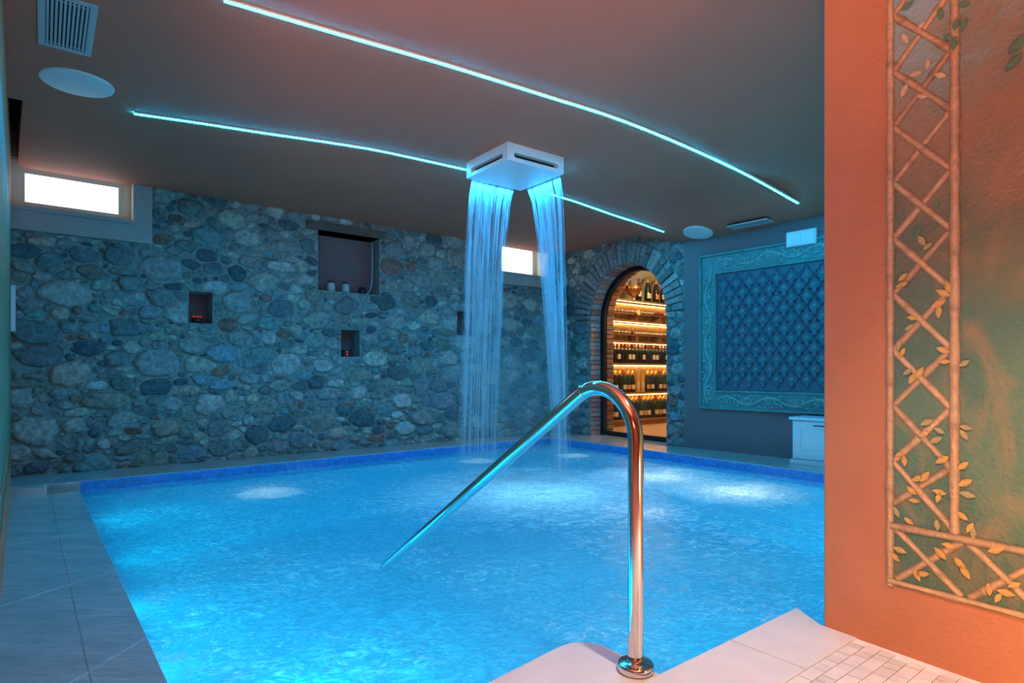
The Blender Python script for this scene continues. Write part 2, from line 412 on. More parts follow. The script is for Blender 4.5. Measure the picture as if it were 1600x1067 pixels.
big_px = [(112,584,34,23,TN),(245,568,42,26,GR),(326,631,26,17,LT),(166,626,47,15,(.27,.25,.20)),(252,415,40,20,GR),(351,552,36,14,BL),
 (265,667,32,14,(.28,.25,.2)),(198,512,50,13,(.16,.2,.2)),(135,543,33,13,DK),(388,372,24,14,LT),(322,398,18,11,DK),(67,377,25,9,TN),
 (36,453,16,12,GR),(94,489,16,10,TN),(58,730,25,9,DK),(162,694,12,9,LT),(447,569,26,22,LT),(419,528,13,14,LT),(503,572,17,11,LT),
 (525,599,17,8,LT),(514,614,22,11,GR),(558,614,15,11,LT),(627,625,15,13,LT),(520,538,15,10,GR),(462,514,10,7,TN),(445,385,34,10,GR),
 (438,417,31,8,LT),(670,496,20,12,TN),(657,437,20,12,GR),(528,677,18,9,TN),(658,652,22,11,GR),(110,527,11,5,RD),(129,527,11,5,RD),
 (192,489,7,4,RD),(170,460,13,7,GR),(295,610,18,9,TN),(92,615,16,12,GR),(60,640,14,13,GR),(230,395,18,10,GR),(115,372,14,7,LT),
 (300,350,16,8,TN),(275,340,14,8,(.16,.11,.09)),(400,340,20,7,GR),(450,352,22,8,DK),(165,512,14,10,BL),(345,600,20,9,BL),(390,590,17,10,GR),
 (700,560,16,12,LT),(765,590,12,14,TN),(795,470,16,14,TN),(780,520,12,9,DK),(800,585,10,12,LT),(770,650,14,12,GR),(840,590,14,10,BL)]
bigs = []
for x, y, rx, ry, c in big_px:
    u, z = STONE.px(x, y); ul, _ = STONE.px(x-rx, y); ur, _ = STONE.px(x+rx, y); _, zz = STONE.px(x, y-ry)
    bigs.append((u, z, (ur-ul)/2, zz-z, c))
lint = [STONE.px(478,350)[0], STONE.px(602,350)[0], niche_big[3], niche_big[3]+.10]
blk_rects = [niche_big, niche_a, niche_b, niche_c, s1, s2, lint]
def blocked_back(u, z, m_):
    return any(h[0]-m_ < u < h[1]+m_ and h[2]-m_ < z < h[3]+m_ for h in blk_rects)
rubble(back, STONE, -.02, STONE_L, -.01, 3.0, blocked_back, bigs, 1.55,
       [(.12,200),(.085,700),(.06,2200),(.042,5200),(.03,7500),(.021,7000)], nparts=300)
# niche backs
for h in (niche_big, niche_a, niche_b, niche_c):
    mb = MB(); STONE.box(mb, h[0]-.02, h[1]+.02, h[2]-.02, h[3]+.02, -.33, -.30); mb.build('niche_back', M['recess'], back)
mb = MB(); STONE.box(mb, lint[0], lint[1], lint[2], lint[3], -.3, .035)
o = mb.build('lintel_beam', M['beam'], back, bevel=.01); o['label'] = 'dark old wooden beam over the large niche'

# ---------------------------------------------------------------- arch wall
AR = .792; AU = 1.50; AZ = 1.83                      # arch radius, centre along the wall, springing height
AU = (ARCH.px(921,560)[0]+ARCH.px(1042,560)[0])/2; AR = (ARCH.px(1042,560)[0]-ARCH.px(921,560)[0])/2
AT = .235; AW = .52                                   # door set-back, wall thickness
def arch_pts(r, n=28, base=0):
    pts = [(AU-r, base)] + [(AU-r*math.cos(PI*k/n), AZ+r*math.sin(PI*k/n)) for k in range(n+1)] + [(AU+r, base)]
    return pts
mb = MB(); inner = arch_pts(AR, 28, -.2); z1 = 3.4
ext = ARCH_L
outer = [(-.0,-.2)]
for i in range(len(inner)-1):
    (a, b), (c, d) = inner[i], inner[i+1]
    def push(p, side):
        return p
# left pier, right pier, crown strips
mb.add([ARCH.at(0,-.2), ARCH.at(AU-AR,-.2), ARCH.at(AU-AR,z1), ARCH.at(0,z1)], [(0,1,2,3)])
mb.add([ARCH.at(AU+AR,-.2), ARCH.at(ext,-.2), ARCH.at(ext,z1), ARCH.at(AU+AR,z1)], [(0,1,2,3)])
cr = inner[1:-1]
for i in range(len(cr)-1):
    (a, b), (c, d) = cr[i], cr[i+1]
    mb.add([ARCH.at(a,b), ARCH.at(c,d), ARCH.at(c,z1), ARCH.at(a,z1)], [(0,1,2,3)])
    mb.add([ARCH.at(a,b,-AW), ARCH.at(c,d,-AW), ARCH.at(c,z1,-AW), ARCH.at(a,z1,-AW)], [(0,1,2,3)])
for i in range(len(inner)-1):
    (a, b), (c, d) = inner[i], inner[i+1]
    mb.add([ARCH.at(a,b), ARCH.at(c,d), ARCH.at(c,d,-AW), ARCH.at(a,b,-AW)], [(0,1,2,3)])
mb.add([ARCH.at(-.7,-.2,-AW), ARCH.at(AU-AR,-.2,-AW), ARCH.at(AU-AR,z1,-AW), ARCH.at(-.7,z1,-AW)], [(0,1,2,3)])
mb.add([ARCH.at(AU+AR,-.2,-AW), ARCH.at(3.4,-.2,-AW), ARCH.at(3.4,z1,-AW), ARCH.at(AU+AR,z1,-AW)], [(0,1,2,3)])
archw = tag(mb.build('wall_right', M['mortar']), kind='structure')
RT = .295
def blocked_arch(u, z, m_):
    if z > AZ-.12: return math.hypot(u-AU, z-AZ) < AR+RT+m_ if z > AZ else (abs(u-AU) < AR+m_ or (abs(u-AU) < AR+RT+m_ and z > AZ-.05))
    return abs(u-AU) < AR+m_
ab = []
for x, y, rx, ry, c in [(893,408,7,6,(.55,.45,.33)),(920,397,10,9,(.45,.42,.36)),(900,423,5,5,(.55,.45,.33)),(882,440,8,8,(.42,.41,.38)),(868,408,5,6,(.55,.47,.45)),
                        (1040,381,10,5,GR),(1058,385,6,4,GR),(1060,400,7,7,DK),(1055,425,6,6,BL),(1056,520,9,10,GR),(1057,560,10,6,BL),(1056,610,10,10,GR),(1056,650,10,9,BL)]:
    u, z = ARCH.px(x, y); ul, _ = ARCH.px(x-rx, y); ur, _ = ARCH.px(x+rx, y); _, zz = ARCH.px(x, y-ry); ab.append((u, z, (ur-ul)/2, zz-z, c))
rubble(archw, ARCH, .0, ARCH_L, -.01, 3.0, blocked_arch, ab, 1.35, [(.10,120),(.07,700),(.05,1800),(.036,3000),(.026,3500)], prot=1.2, nparts=230)
def brick_mesh(pts8, col, name='brick'):
    pts8 = [tuple(np.array(p)+rng.normal(0,.0025,3)) for p in pts8]
    m_ = MB().hexa(pts8, col); return m_.build(name, M['brick'], archw, bevel=.006, seg=1)
nb = 33
for k in range(nb):                                   # voussoir ring
    a0 = PI*(-.03+1.06*(k+.09)/nb); a1 = PI*(-.03+1.06*(k+.91)/nb); g = rng.uniform(.16,.34); tint = rng.uniform(.85,1.1)
    col = (g*1.05*tint, g*.95, g*.88); ro = AR+RT+rng.uniform(-.02,.02); oo = .028+rng.uniform(0,.03)
    def pp(a, r, o_): return ARCH.at(AU-r*math.cos(a), AZ+r*math.sin(a), o_)
    cuts = [AR+.004, ro] if rng.random() < .45 else [AR+.004, AR+RT*rng.choice([.38,.5,.6]), ro]
    for c0, c1 in zip(cuts[:-1], cuts[1:]):
        g2 = rng.uniform(.85,1.15); cc = tuple(x*g2 for x in col); o2 = oo+rng.uniform(-.012,.012); c0b = c0+.008 if c0 > AR+.01 else c0
        brick_mesh([pp(a0,c0b,-.02), pp(a1,c0b,-.02), pp(a1,c0b,o2), pp(a0,c0b,o2), pp(a0,c1,-.02), pp(a1,c1,-.02), pp(a1,c1,o2), pp(a0,c1,o2)], cc)
def red():
    g = rng.uniform(.7,1.25); return tuple(np.clip(np.array((.42,.21,.155))*g*rng.uniform(.93,1.07,3),0,1)) if rng.random() < .75 else (.36,.32,.28)
for (d0, d1) in ((.012, AT-.015), (AT+.075, AW-.01)):      # brick lining of the reveal, before and behind the door
    for side in (-1, 1):
        z = .0
        while z < AZ-.03:
            hgt = rng.uniform(.068,.085) if side < 0 else rng.uniform(.07,.12); t = rng.uniform(.016,.03)
            ue = AU+side*AR
            brick_mesh([ARCH.at(ue-side*t,z,-d0), ARCH.at(ue+side*.01,z,-d0), ARCH.at(ue+side*.01,z,-d1), ARCH.at(ue-side*t,z,-d1),
                        ARCH.at(ue-side*t,z+hgt-.012,-d0), ARCH.at(ue+side*.01,z+hgt-.012,-d0), ARCH.at(ue+side*.01,z+hgt-.012,-d1), ARCH.at(ue-side*t,z+hgt-.012,-d1)], red() if side < 0 or d0 > .1 else pick())
            z += hgt
    for k in range(28):
        a0 = PI*(k+.06)/28; a1 = PI*(k+.94)/28; t = rng.uniform(.014,.026)
        brick_mesh([pp(a0,AR-t,-d0), pp(a1,AR-t,-d0), pp(a1,AR-t,-d1), pp(a0,AR-t,-d1), pp(a0,AR+.01,-d0), pp(a1,AR+.01,-d0), pp(a1,AR+.01,-d1), pp(a0,AR+.01,-d1)], red())

# arched glass door
door = empty('door_1', ARCH.at(AU, 0, -AT), kind='structure'); dinv = Matrix.Translation(door.location).inverted()
def dpart(mb, nm, m_, bev=0):
    o_ = mb.build(nm, m_, door, bevel=bev); o_.matrix_parent_inverse = dinv; return o_
mb = MB(); oi = arch_pts(AR-.005, 36, .0); ii = arch_pts(AR-.085, 36, .07)
vv = []
for off in (-AT-.07, -AT): vv += [ARCH.at(u, z, off) for u, z in oi] + [ARCH.at(u, z, off) for u, z in ii]
n = len(oi); ff = []
for i in range(n-1):
    ff += [(i,i+1,n+i+1,n+i), (2*n+i,2*n+i+1,3*n+i+1,3*n+i), (i,i+1,2*n+i+1,2*n+i), (n+i,n+i+1,3*n+i+1,3*n+i)]
ff += [(0,n,3*n,2*n), (n-1,2*n-1,4*n-1,3*n-1)]
mb.add(vv, ff); dpart(mb, 'door_frame', M['black'])
mb = MB(); ARCH.box(mb, AU-AR+.005, AU+AR-.005, 0, .07, -AT-.07, -AT); dpart(mb, 'bottom_rail', M['black'])
gp = arch_pts(AR-.08, 36, .06); mb = MB(); mb.add([ARCH.at(u, z, -AT-.035) for u, z in gp], [tuple(range(len(gp)))]); dpart(mb, 'pane', M['glass'])

# cellar shell
def AP(u, w_, z): return ARCH.at(u, z, -w_)
mb = MB(); mb.add([AP(-.9,AW,0), AP(3.4,AW,0), AP(3.4,4.6,0), AP(-.9,4.6,0)], [(0,1,2,3)])
mb.add([AP(AU-AR,AT-.02,0), AP(AU+AR,AT-.02,0), AP(AU+AR,AW,0), AP(AU-AR,AW,0)], [(0,1,2,3)])
tag(mb.build('floor_cellar', M['cellarfloor']), kind='structure')
mb = MB(); mb.add([AP(3.4,AW,0), AP(3.4,4.6,0), AP(3.4,4.6,3.3), AP(3.4,AW,3.3)], [(0,1,2,3)])
mb.add([AP(-.9,4.6,0), AP(3.4,4.6,0), AP(3.4,4.6,3.3), AP(-.9,4.6,3.3)], [(0,1,2,3)])
mb.add([AP(-.9,AW,0), AP(-.9,4.6,0), AP(-.9,4.6,3.3), AP(-.9,AW,3.3)], [(0,1,2,3)])
tag(mb.build('wall_cellar', M['cellarwall']), kind='structure')
mb = MB()
prev = None
for k in range(17):                                   # barrel vault
    q = PI*k/16; u = 1.25-2.15*math.cos(q); z = 2.35+.85*math.sin(q)
    cur = (AP(u,AW,z), AP(u,4.6,z))
    if prev: mb.add([prev[0], cur[0], cur[1], prev[1]], [(0,1,2,3)])
    prev = cur
tag(mb.build('ceiling_cellar', M['cellarvault'], smooth=True), kind='structure')

# ---------------------------------------------------------------- other walls
mb = MB(); mb.add([PANEL.at(0,-.2), PANEL.at(PANEL_L+.6,-.2), PANEL.at(PANEL_L+.6,3.4), PANEL.at(0,3.4)], [(0,1,2,3)])
mb.add([PANEL.at(0,-.2), PANEL.at(0,-.2,-.3), PANEL.at(0,3.4,-.3), PANEL.at(0,3.4)], [(0,1,2,3)])
tag(mb.build('wall_far_right', M['panelwall']), kind='structure')
mb = MB(); MURAL.box(mb, 0, MURAL_L, -.9, 3.4, -.30, 0)
tag(mb.build('wall_front_right', M['terra'], bevel=.008), kind='structure')
mb = MB(); LEFT.box(mb, -.2, LEFT_L, -.3, 3.4, -.15, 0)
wl = tag(mb.build('wall_left', M['terra'], bevel=.006), kind='structure')
a = LEFT.at(LEFT_L, 0)[:2]; mb = MB()
mb.hexa([(a[0],a[1],-.3),(a[0]-.1,a[1]-.1,-.3),(-5.3,.2,-.3),(-5.3,.4,-.3),(a[0],a[1],3.4),(a[0]-.1,a[1]-.1,3.4),(-5.3,.2,3.4),(-5.3,.4,3.4)])
tag(mb.build('wall_front_left', M['terra']), kind='structure')
mb = MB(); mb.box(-5.5, 5.8, -2.75, -2.6, -.3, 3.4); mb.box(-5.5, -5.3, -2.6, .5, -.3, 3.4)
e5 = PANEL.at(PANEL_L+.5, 0)[:2]; mb.box(e5[0]-.1, e5[0]+.1, -2.6, e5[1]+.3, -.3, 3.4)
tag(mb.build('wall_front', M['terra']), kind='structure')

# ---------------------------------------------------------------- pool
PC = np.array((.584, 9.41)); PL = np.array((-3.985, 5.608)); PR = np.array((4.35, 4.38))
d_st = (PC-PL)/np.linalg.norm(PC-PL); d_rt = (PR-PC)/np.linalg.norm(PR-PC)
PLn = np.array(flat(262, 1067, WATER)); dl = (PLn-PL)/np.linalg.norm(PLn-PL); PLe = PL+dl*4.95
lobe = [flat(x, y) for x, y in [(1035,1055),(990,1032),(950,1012),(940,1007.5),(925,1004),(910,1002.6),(895,1003),(878,1008),(860,1016.5),(800,1047),(745,1075)]]
lobe += [(-.42, 1.60), (-.72, 1.36)]
TIP = np.array(flat(1245, 953)); JN = np.array(flat(1027, 1060)); WC = MURAL.at(.012, 0, .0)[:2]
pool_near = [tuple(MURAL.at(0,0,-.31)[:2]), tuple(MURAL.at(-.012,0,-.02)[:2]), tuple(TIP), tuple(JN)] + lobe
pool = [tuple(PL), tuple(PC), tuple(PR), (3.6, 2.2)] + pool_near + [tuple(PLe)]
def inside(p, poly_):
    x, y = p; c = False; j = len(poly_)-1
    for i in range(len(poly_)):
        xi, yi = poly_[i]; xj, yj = poly_[j]
        if (yi > y) != (yj > y) and x < (xj-xi)*(y-yi)/(yj-yi)+xi: c = not c
        j = i
    return c
# basin
mb = MB(); n = len(pool)
mb.add([(x, y, -.80) for x, y in pool], [tuple(range(n))])
for i in range(n):
    (a, b), (c, d) = pool[i], pool[(i+1) % n]
    top = WATER-.004 if i in (n-1,) else -.012
    mb.add([(a,b,-.80),(c,d,-.80),(c,d,top),(a,b,top)], [(0,1,2,3)])
basin = tag(mb.build('pool_basin', M['basin']), kind='structure')
# underwater entry steps in front of the landing
cl = np.array((.30, 1.75))
for i, (grow, z) in enumerate(((.20,-.34),(.45,-.58))):
    pts = []
    for a_ in np.linspace(-.45, 1.06, 12)*PI:
        rx = .62+grow; pts.append((cl[0]+math.cos(a_+.25)*rx*.95-.1, cl[1]+math.sin(a_+.25)*(.36+grow)))
    m2 = MB(); k = len(pts); m2.add([(x,y,z) for x,y in pts]+[(x,y,-.79) for x,y in pts], [tuple(range(k))]+[(j,(j+1)%k,k+(j+1)%k,k+j) for j in range(k)])
    m2.build('step', M['basin'], basin)
# waterline mosaic (real small tiles, joined)
mb = MB(); pit = .0262
def tileband(p, q, z0=-.008, rows=5, zlow=None):
    p = np.array(p); q = np.array(q); Ln = np.linalg.norm(q-p); d = (q-p)/Ln; nrm = np.array((d[1], -d[0]))
    mid = (p+q)/2
    if not inside(mid+nrm*.05, pool): nrm = -nrm
    for i in range(int(Ln/pit)):
        for j in range(rows):
            a_ = p+d*(i*pit+.0015); b_ = p+d*((i+1)*pit-.0015); zt = z0-j*pit-.0015; zb_ = z0-(j+1)*pit+.0015
            c = np.array((.04,.27,.72))*rng.uniform(.75,1.25)
            A = a_+nrm*.004; B = b_+nrm*.004
            mb.add([(A[0],A[1],zb_),(B[0],B[1],zb_),(B[0],B[1],zt),(A[0],A[1],zt)], [(0,1,2,3)], tuple(c))
tileband(PL, PC); tileband(PC, PR); 
me = mesh('waterline_tiles', mb.v, mb.f, False, mb.c); o = link('waterline_tiles', me, M['tile'], basin); o['kind'] = 'stuff'
mb = MB()
for (p, q) in ((PL, PC), (PC, PR)):
    mb.add([(p[0],p[1],-.15),(q[0],q[1],-.15),(q[0],q[1],-.003),(p[0],p[1],-.003)], [(0,1,2,3)])
mb.build('tile_grout', M['tgrout'], basin)
# underwater lamps: round fixtures on the walls, with their light
def uw(p, nrm, z=-.42, e=1.0, vis=True):
    p = np.array(p)+np.array(nrm)*.04
    rot = Vector((nrm[0], nrm[1], .12)).to_track_quat('-Z', 'Z').to_euler()
    lamp('underwater_light', 'AREA', (p[0], p[1], z), POOL_W*e, POOL_COL, .5, rot)
nst = np.array((d_st[1], -d_st[0])); nrt = np.array((-d_rt[1], d_rt[0])); 
if not inside(PC+d_rt*1+nrt*.2, pool): nrt = -nrt
def edge_lamps(pts_, e_, z_=-.45):
    for p_, q_ in zip(pts_[:-1], pts_[1:]):
        p_, q_ = np.array(p_), np.array(q_); d_ = (q_-p_)/np.linalg.norm(q_-p_); n_ = np.array((-d_[1], d_[0])); m_ = (p_+q_)/2
        if not inside(m_+n_*.06, pool): n_ = -n_
        uw(m_, n_, z_, e_)
edge_lamps([tuple(PLe), (.5*(PLe[0]-.72), .5*(PLe[1]+1.36)), (-.72,1.36)], 1.9)
edge_lamps([tuple(JN), tuple(TIP)], .45, -.62)
edge_lamps([(3.6,2.2), tuple(MURAL.at(0,0,-.31)[:2])], 2.2); edge_lamps([tuple(PR), (3.6,2.2)], 1.2)
nlf = np.array((-dl[1], dl[0])); nlf = nlf if inside(PL+dl*2+nlf*.2, pool) else -nlf
for t in (.3, .55, .8): uw(PL+(PLe-PL)*t, nlf, -.5, .42)
for (x_, y_, e_) in ((1030,745,2.6),(1150,768,3.0),(1010,800,.8),(420,770,.5),(408,762,.3),(895,712,.35),(745,720,.3),(1185,760,.5),(1050,735,.4)):
    X_, Y_ = flat(x_, y_, WATER); lamp('added_foam_light', 'AREA', (X_, Y_, -.36), e_, (1, .80, .62), .13 if e_ < 1.5 else .42, (PI, 0, 0))  # added under the surface to make the warm glints
X_, Y_ = flat(850, 770, WATER); lamp('added_foam_light', 'AREA', (X_, Y_, -.6), 7.0, (.45, .80, 1), .9, (PI, 0, 0))  # wide light added below so the central foam glows
# curbs along the far sides: separate slabs
def slabs(name, line0, line1, widths, z0, z1, material, edge, nsl, gap=.004, label=None):
    """slabs between polyline line0 (pool edge) and line1 (outer) split into nsl"""
    mbx = MB(); root = None
    a0, b0 = np.array(line0[0]), np.array(line0[1]); a1, b1 = np.array(line1[0]), np.array(line1[1])
    root = empty(name, (*a0, 0), kind='structure'); inv = Matrix.Translation(root.location).inverted()
    for i in range(nsl):
        t0, t1 = i/nsl, (i+1)/nsl; L0 = np.linalg.norm(b0-a0); e_ = gap/L0/2
        p = [a0+(b0-a0)*(t0+e_), a0+(b0-a0)*(t1-e_), a1+(b1-a1)*(t1-e_), a1+(b1-a1)*(t0+e_)]
        m2 = MB().hexa([(q[0],q[1],z0) for q in p]+[(q[0],q[1],z1) for q in p]); o_ = m2.build('slab', material, root, bevel=.003, seg=1); o_.matrix_parent_inverse = inv
    # bedding below the joints
    p = [a0+(b0-a0)*.0, b0, b1, a1]
    m2 = MB().hexa([(q[0],q[1],z0) for q in p]+[(q[0],q[1],z1-.006) for q in p]); o_ = m2.build('bedding', M['grout'], root); o_.matrix_parent_inverse = inv
    return root
SL = np.array(STONE.at(-.1,0,-.05)[:2]); SR = np.array(STONE.at(STONE_L,0,-.05)[:2])
PLx = PL - d_st*1.0*0
slabs('trim_1', (PL-nst*.001, PC-nst*.001), (SL+STONE.d*1.05, SR), None, -.25, 0, M['curb'], None, 9)
# strip between the pool corner and the left wall
Lc = np.array(LEFT.at(-.05,0,-.03)[:2]); Lq = PL-d_st*1.3
Lw = LEFT.p0 + LEFT.d*.55
def isect(p, d, q, e):
    A = np.array([[d[0], -e[0]],[d[1], -e[1]]]); t = np.linalg.solve(A, np.array(q)-np.array(p)); return np.array(p)+d*t[0]
LJ = isect(PL-nst*.001, d_st, LEFT.p0, LEFT.d)
slabs('trim_2', (LJ, PL-nst*.001), (np.array(STONE.at(-.1,0,-.05)[:2]), SL+STONE.d*1.05), None, -.25, 0, M['deck'], None, 2)
slabs('trim_3', (PC-nrt*.001, PR-nrt*.001), (np.array(ARCH.at(-.02,0,-AT)[:2]), np.array(PANEL.at(PANEL_L+.4,0,-.02)[:2])), None, -.25, 0, M['curb'], None, 8)
# left deck: large wet slate slabs level with the water
root = empty('trim_4', (*PL, WATER), kind='structure'); inv = Matrix.Translation(root.location).inverted()
ZD = WATER+.006
LEND = np.array(LEFT.at(LEFT_L,0)[:2]); Ld = PLe + np.array((-1.2, -1.0))
tsteps = [0,.14,.36,.58,.80,1.0]
for i in range(5):
    for j, (s0, s1_) in enumerate(((0,.42),(.42,1))):
        t0, t1 = tsteps[i], tsteps[i+1]; off = .0
        def q(t, s_):
            e0 = PL+(PLe-PL)*t; e1 = LEFT.p0+LEFT.n*-.03+LEFT.d*(.42+t*(LEFT_L-.35)); return e0+(e1-e0)*s_
        g = .0018
        p = [q(t0+g*.6,s0+g), q(t1-g*.6,s0+g), q(t1-g*.6,s1_-g), q(t0+g*.6,s1_-g)]
        o_ = MB().hexa([(a_[0],a_[1],-.25) for a_ in p]+[(a_[0],a_[1],ZD) for a_ in p]).build('slab', M['deck'], root, bevel=.003, seg=1); o_.matrix_parent_inverse = inv
p = [q(0,0), q(1,0), q(1,1), q(0,1)]
o_ = MB().hexa([(a_[0],a_[1],-.3) for a_ in p]+[(a_[0],a_[1],ZD-.005) for a_ in p]).build('bedding', M['grout'], root); o_.matrix_parent_inverse = inv

# ---------------------------------------------------------------- near deck
root = tag(empty('floor', (.6, 1.0, 0)), kind='structure'); inv = Matrix.Translation(root.location).inverted()
def fpart(mb_, nm, m_, bev=0, smooth=False):
    o_ = mb_.build(nm, m_, root, bevel=bev, seg=2, smooth=smooth); o_.matrix_parent_inverse = inv; return o_
def prism(pts, z0, z1):
    k = len(pts); m2 = MB(); m2.add([(x,y,z0) for x,y in pts]+[(x,y,z1) for x,y in pts], [tuple(range(k))[::-1], tuple(range(k,2*k))]+[(j,(j+1)%k,k+(j+1)%k,k+j) for j in range(k)]); return m2
e_dir = (JN-TIP)/np.linalg.norm(JN-TIP); e_n = np.array((e_dir[1], -e_dir[0]))
if np.dot(e_n, np.array((0,1))-TIP) < 0: e_n = -e_n
wc = np.array(MURAL.at(-.012,0,.0)[:2])
cw = .285
J2 = JN + e_dir*.9; 
pA = isect(TIP+e_n*cw, e_dir, MURAL.p0, MURAL.d)
# coping slabs in three pieces
cuts = [0, .50, 1.0, 1.9]
for i in range(3):
    a_ = TIP+e_dir*(cuts[i]+.0015); b_ = TIP+e_dir*(cuts[i+1]-.0015)
    pts = [tuple(a_), tuple(b_), tuple(b_+e_n*(cw-.002)), tuple(a_+e_n*(cw-.002))]
    if i == 0: pts = [tuple(TIP), tuple(b_), tuple(b_+e_n*(cw-.002)), tuple(pA-e_dir*0-e_n*.002), tuple(wc)]
    fpart(prism(pts, -.25, .012), 'slab', M['near'], .004)
fpart(prism([(p_[0], p_[1]) for p_ in lobe] + [(.1,1.2), tuple(JN+e_dir*.35+e_n*.1), tuple(JN+e_n*.15)], -.25, 0), 'landing_slab', M['near'], .003)
dk = [tuple(TIP+e_n*.02), tuple(J2), (-.72,1.36), (-1.0,.3), (-5.3,.3), (-5.3,-2.6), (5.6,-2.6), tuple(MURAL.at(MURAL_L,0,-.02)[:2]), tuple(MURAL.at(0,0,-.02)[:2])]
dk = [tuple(TIP+e_n*.2+e_dir*.05), tuple(JN+e_dir*.30+e_n*.05), (-.0,1.25), (-.9,1.0), tuple(PLe), (-5.3,.3), (-5.3,-2.6), (5.4,-2.6), tuple(MURAL.at(MURAL_L,0,-.02)[:2]), tuple(MURAL.at(.1,0,-.02)[:2])]
fpart(prism(dk, -.25, .006), 'bedding', M['grout'])
cnt = 0; rows = 0
clip_poly = [tuple(pA), tuple(TIP+e_n*cw+e_dir*1.35), tuple(TIP+e_n*(cw+1.2)+e_dir*1.35), tuple(MURAL.at(1.7,0,0)[:2])]
for r_ in range(22):
    s_ = -1.0+rng.uniform(0,.05); h = .048
    while s_ < 1.3 and cnt < 290:
        L_ = rng.choice([.046,.046,.075,.095]); c_ = TIP+e_n*(cw+r_*h+h/2)+e_dir*(s_+L_/2)
        rel = c_-MURAL.p0; ok = np.dot(rel, MURAL.n) > L_*.62 and c_[1] > 1.25 and inside(c_, clip_poly)
        if ok and rel.dot(MURAL.n) < 1.3:
            a_ = TIP+e_n*(cw+r_*h+.0015)+e_dir*(s_+.0015); A_ = [a_, a_+e_dir*(L_-.003), a_+e_dir*(L_-.003)+e_n*(h-.003), a_+e_n*(h-.003)]
            g = rng.choice([1,1,1,.93,.86,1.05])*rng.uniform(.97,1.03); m2 = prism([tuple(x) for x in A_], -.002, .011+rng.uniform(-.0006,.0006))
            m2.c = [(.72*g,.65*g,.575*g)]*len(m2.v); fpart(m2, 'mosaic_tile', M['mosaicn'], 0); cnt += 1
        s_ += L_

# ---------------------------------------------------------------- water surface
def hgt(x, y):
    z = 0
    for (ax, ay, k, am, ph) in WAVES: z = z + am*np.sin((ax*x+ay*y)*k+ph+1.3*np.sin((ay*x-ax*y)*k*.37+ph*2))
    return z
WAVES = []
for _ in range(26):
    an = rng.uniform(0, 2*PI); k = rng.uniform(7, 60); WAVES.append((math.cos(an), math.sin(an), k, .022/k*rng.uniform(.5,1.4), rng.uniform(0,6.28)))
bm = bmesh.new(); vs = [bm.verts.new((x, y, 0)) for x, y in pool]; bm.faces.new(vs)
st = .035
xs = np.arange(-4, 4.5, st*1.6); ys = np.concatenate([np.arange(1, 4.2, st), np.arange(4.2, 9.5, st*1.8)])
def cutall(co, no): bmesh.ops.bisect_plane(bm, geom=bm.verts[:]+bm.edges[:]+bm.faces[:], plane_co=co, plane_no=no)
bm.free()
# grid built directly, clipped by the basin walls that rise above the water line
nx = int((4.42+4.02)/st); yy = ys
gx = np.linspace(-4.02, 4.42, nx); verts = []; idx = {}
G = np.full((len(gx), len(yy)), -1); fs = []
cosd = lambda P_: P_
X_, Y_ = np.meshgrid(gx, yy, indexing='ij')
def seg_dist_outside(px_, py_): return 0
P_exp = []
cen = np.mean(np.array(pool), axis=0)
ins = np.zeros(X_.shape, bool); pj = len(pool)-1
for i in range(len(pool)):
    xi, yi = pool[i]; xj, yj = pool[pj]
    c_ = ((yi > Y_) != (yj > Y_)) & (X_ < (xj-xi)*(Y_-yi)/(yj-yi+1e-12)+xi); ins ^= c_; pj = i
e_ins = ins.copy()
for dx_ in (-1,0,1):
    for dy_ in (-1,0,1): e_ins |= np.roll(np.roll(ins, dx_, 0), dy_, 1)
for k_ in range(len(pool)):                    # snap the rim vertices onto the edge
    pass
H_ = hgt(X_, Y_)
VX, VY = X_.copy(), Y_.copy()
rim = e_ins & ~ins
PA = np.array(pool); PB = np.roll(PA, -1, 0)
for i, j in zip(*np.nonzero(rim)):
    p_ = np.array((X_[i,j], Y_[i,j])); dd = PB-PA; t_ = np.clip(((p_-PA)*dd).sum(1)/(dd**2).sum(1), 0, 1); qn = PA+dd*t_[:,None]
    k_ = np.argmin(((qn-p_)**2).sum(1)); VX[i,j], VY[i,j] = qn[k_]
for i, j in zip(*np.nonzero(e_ins)):
    G[i,j] = len(verts); verts.append((VX[i,j], VY[i,j], WATER + (H_[i,j] if ins[i,j] else 0)))
for i in range(len(gx)-1):
    for j in range(len(yy)-1):
        q4 = (G[i,j], G[i+1,j], G[i+1,j+1], G[i,j+1])
        if min(q4) >= 0 and (ins[i,j] or ins[i+1,j] or ins[i+1,j+1] or ins[i,j+1]): fs.append(tuple(int(x) for x in q4))
me = mesh('pool_water', verts, fs, True)
m, nt, N, L, out = shader('pool_water')
tc = N.new('ShaderNodeTexCoord')
def noise(scale, detail=4, stretch=(1,1,1), dist=0, rough=.5):
    mp = N.new('ShaderNodeMapping'); mp.inputs['Scale'].default_value = stretch; L.new(tc.outputs['Object'], mp.inputs[0])
    nz = N.new('ShaderNodeTexNoise'); nz.inputs['Scale'].default_value = scale; nz.inputs['Detail'].default_value = detail
    nz.inputs['Distortion'].default_value = dist; nz.inputs['Roughness'].default_value = rough; L.new(mp.outputs[0], nz.inputs['Vector']); return nz.outputs[0]
def mrange(s, a, b, c=0, d=1):
    r_ = N.new('ShaderNodeMapRange'); r_.inputs[1].default_value = a; r_.inputs[2].default_value = b; r_.inputs[3].default_value = c; r_.inputs[4].default_value = d
    L.new(s, r_.inputs[0]); return r_.outputs[0]
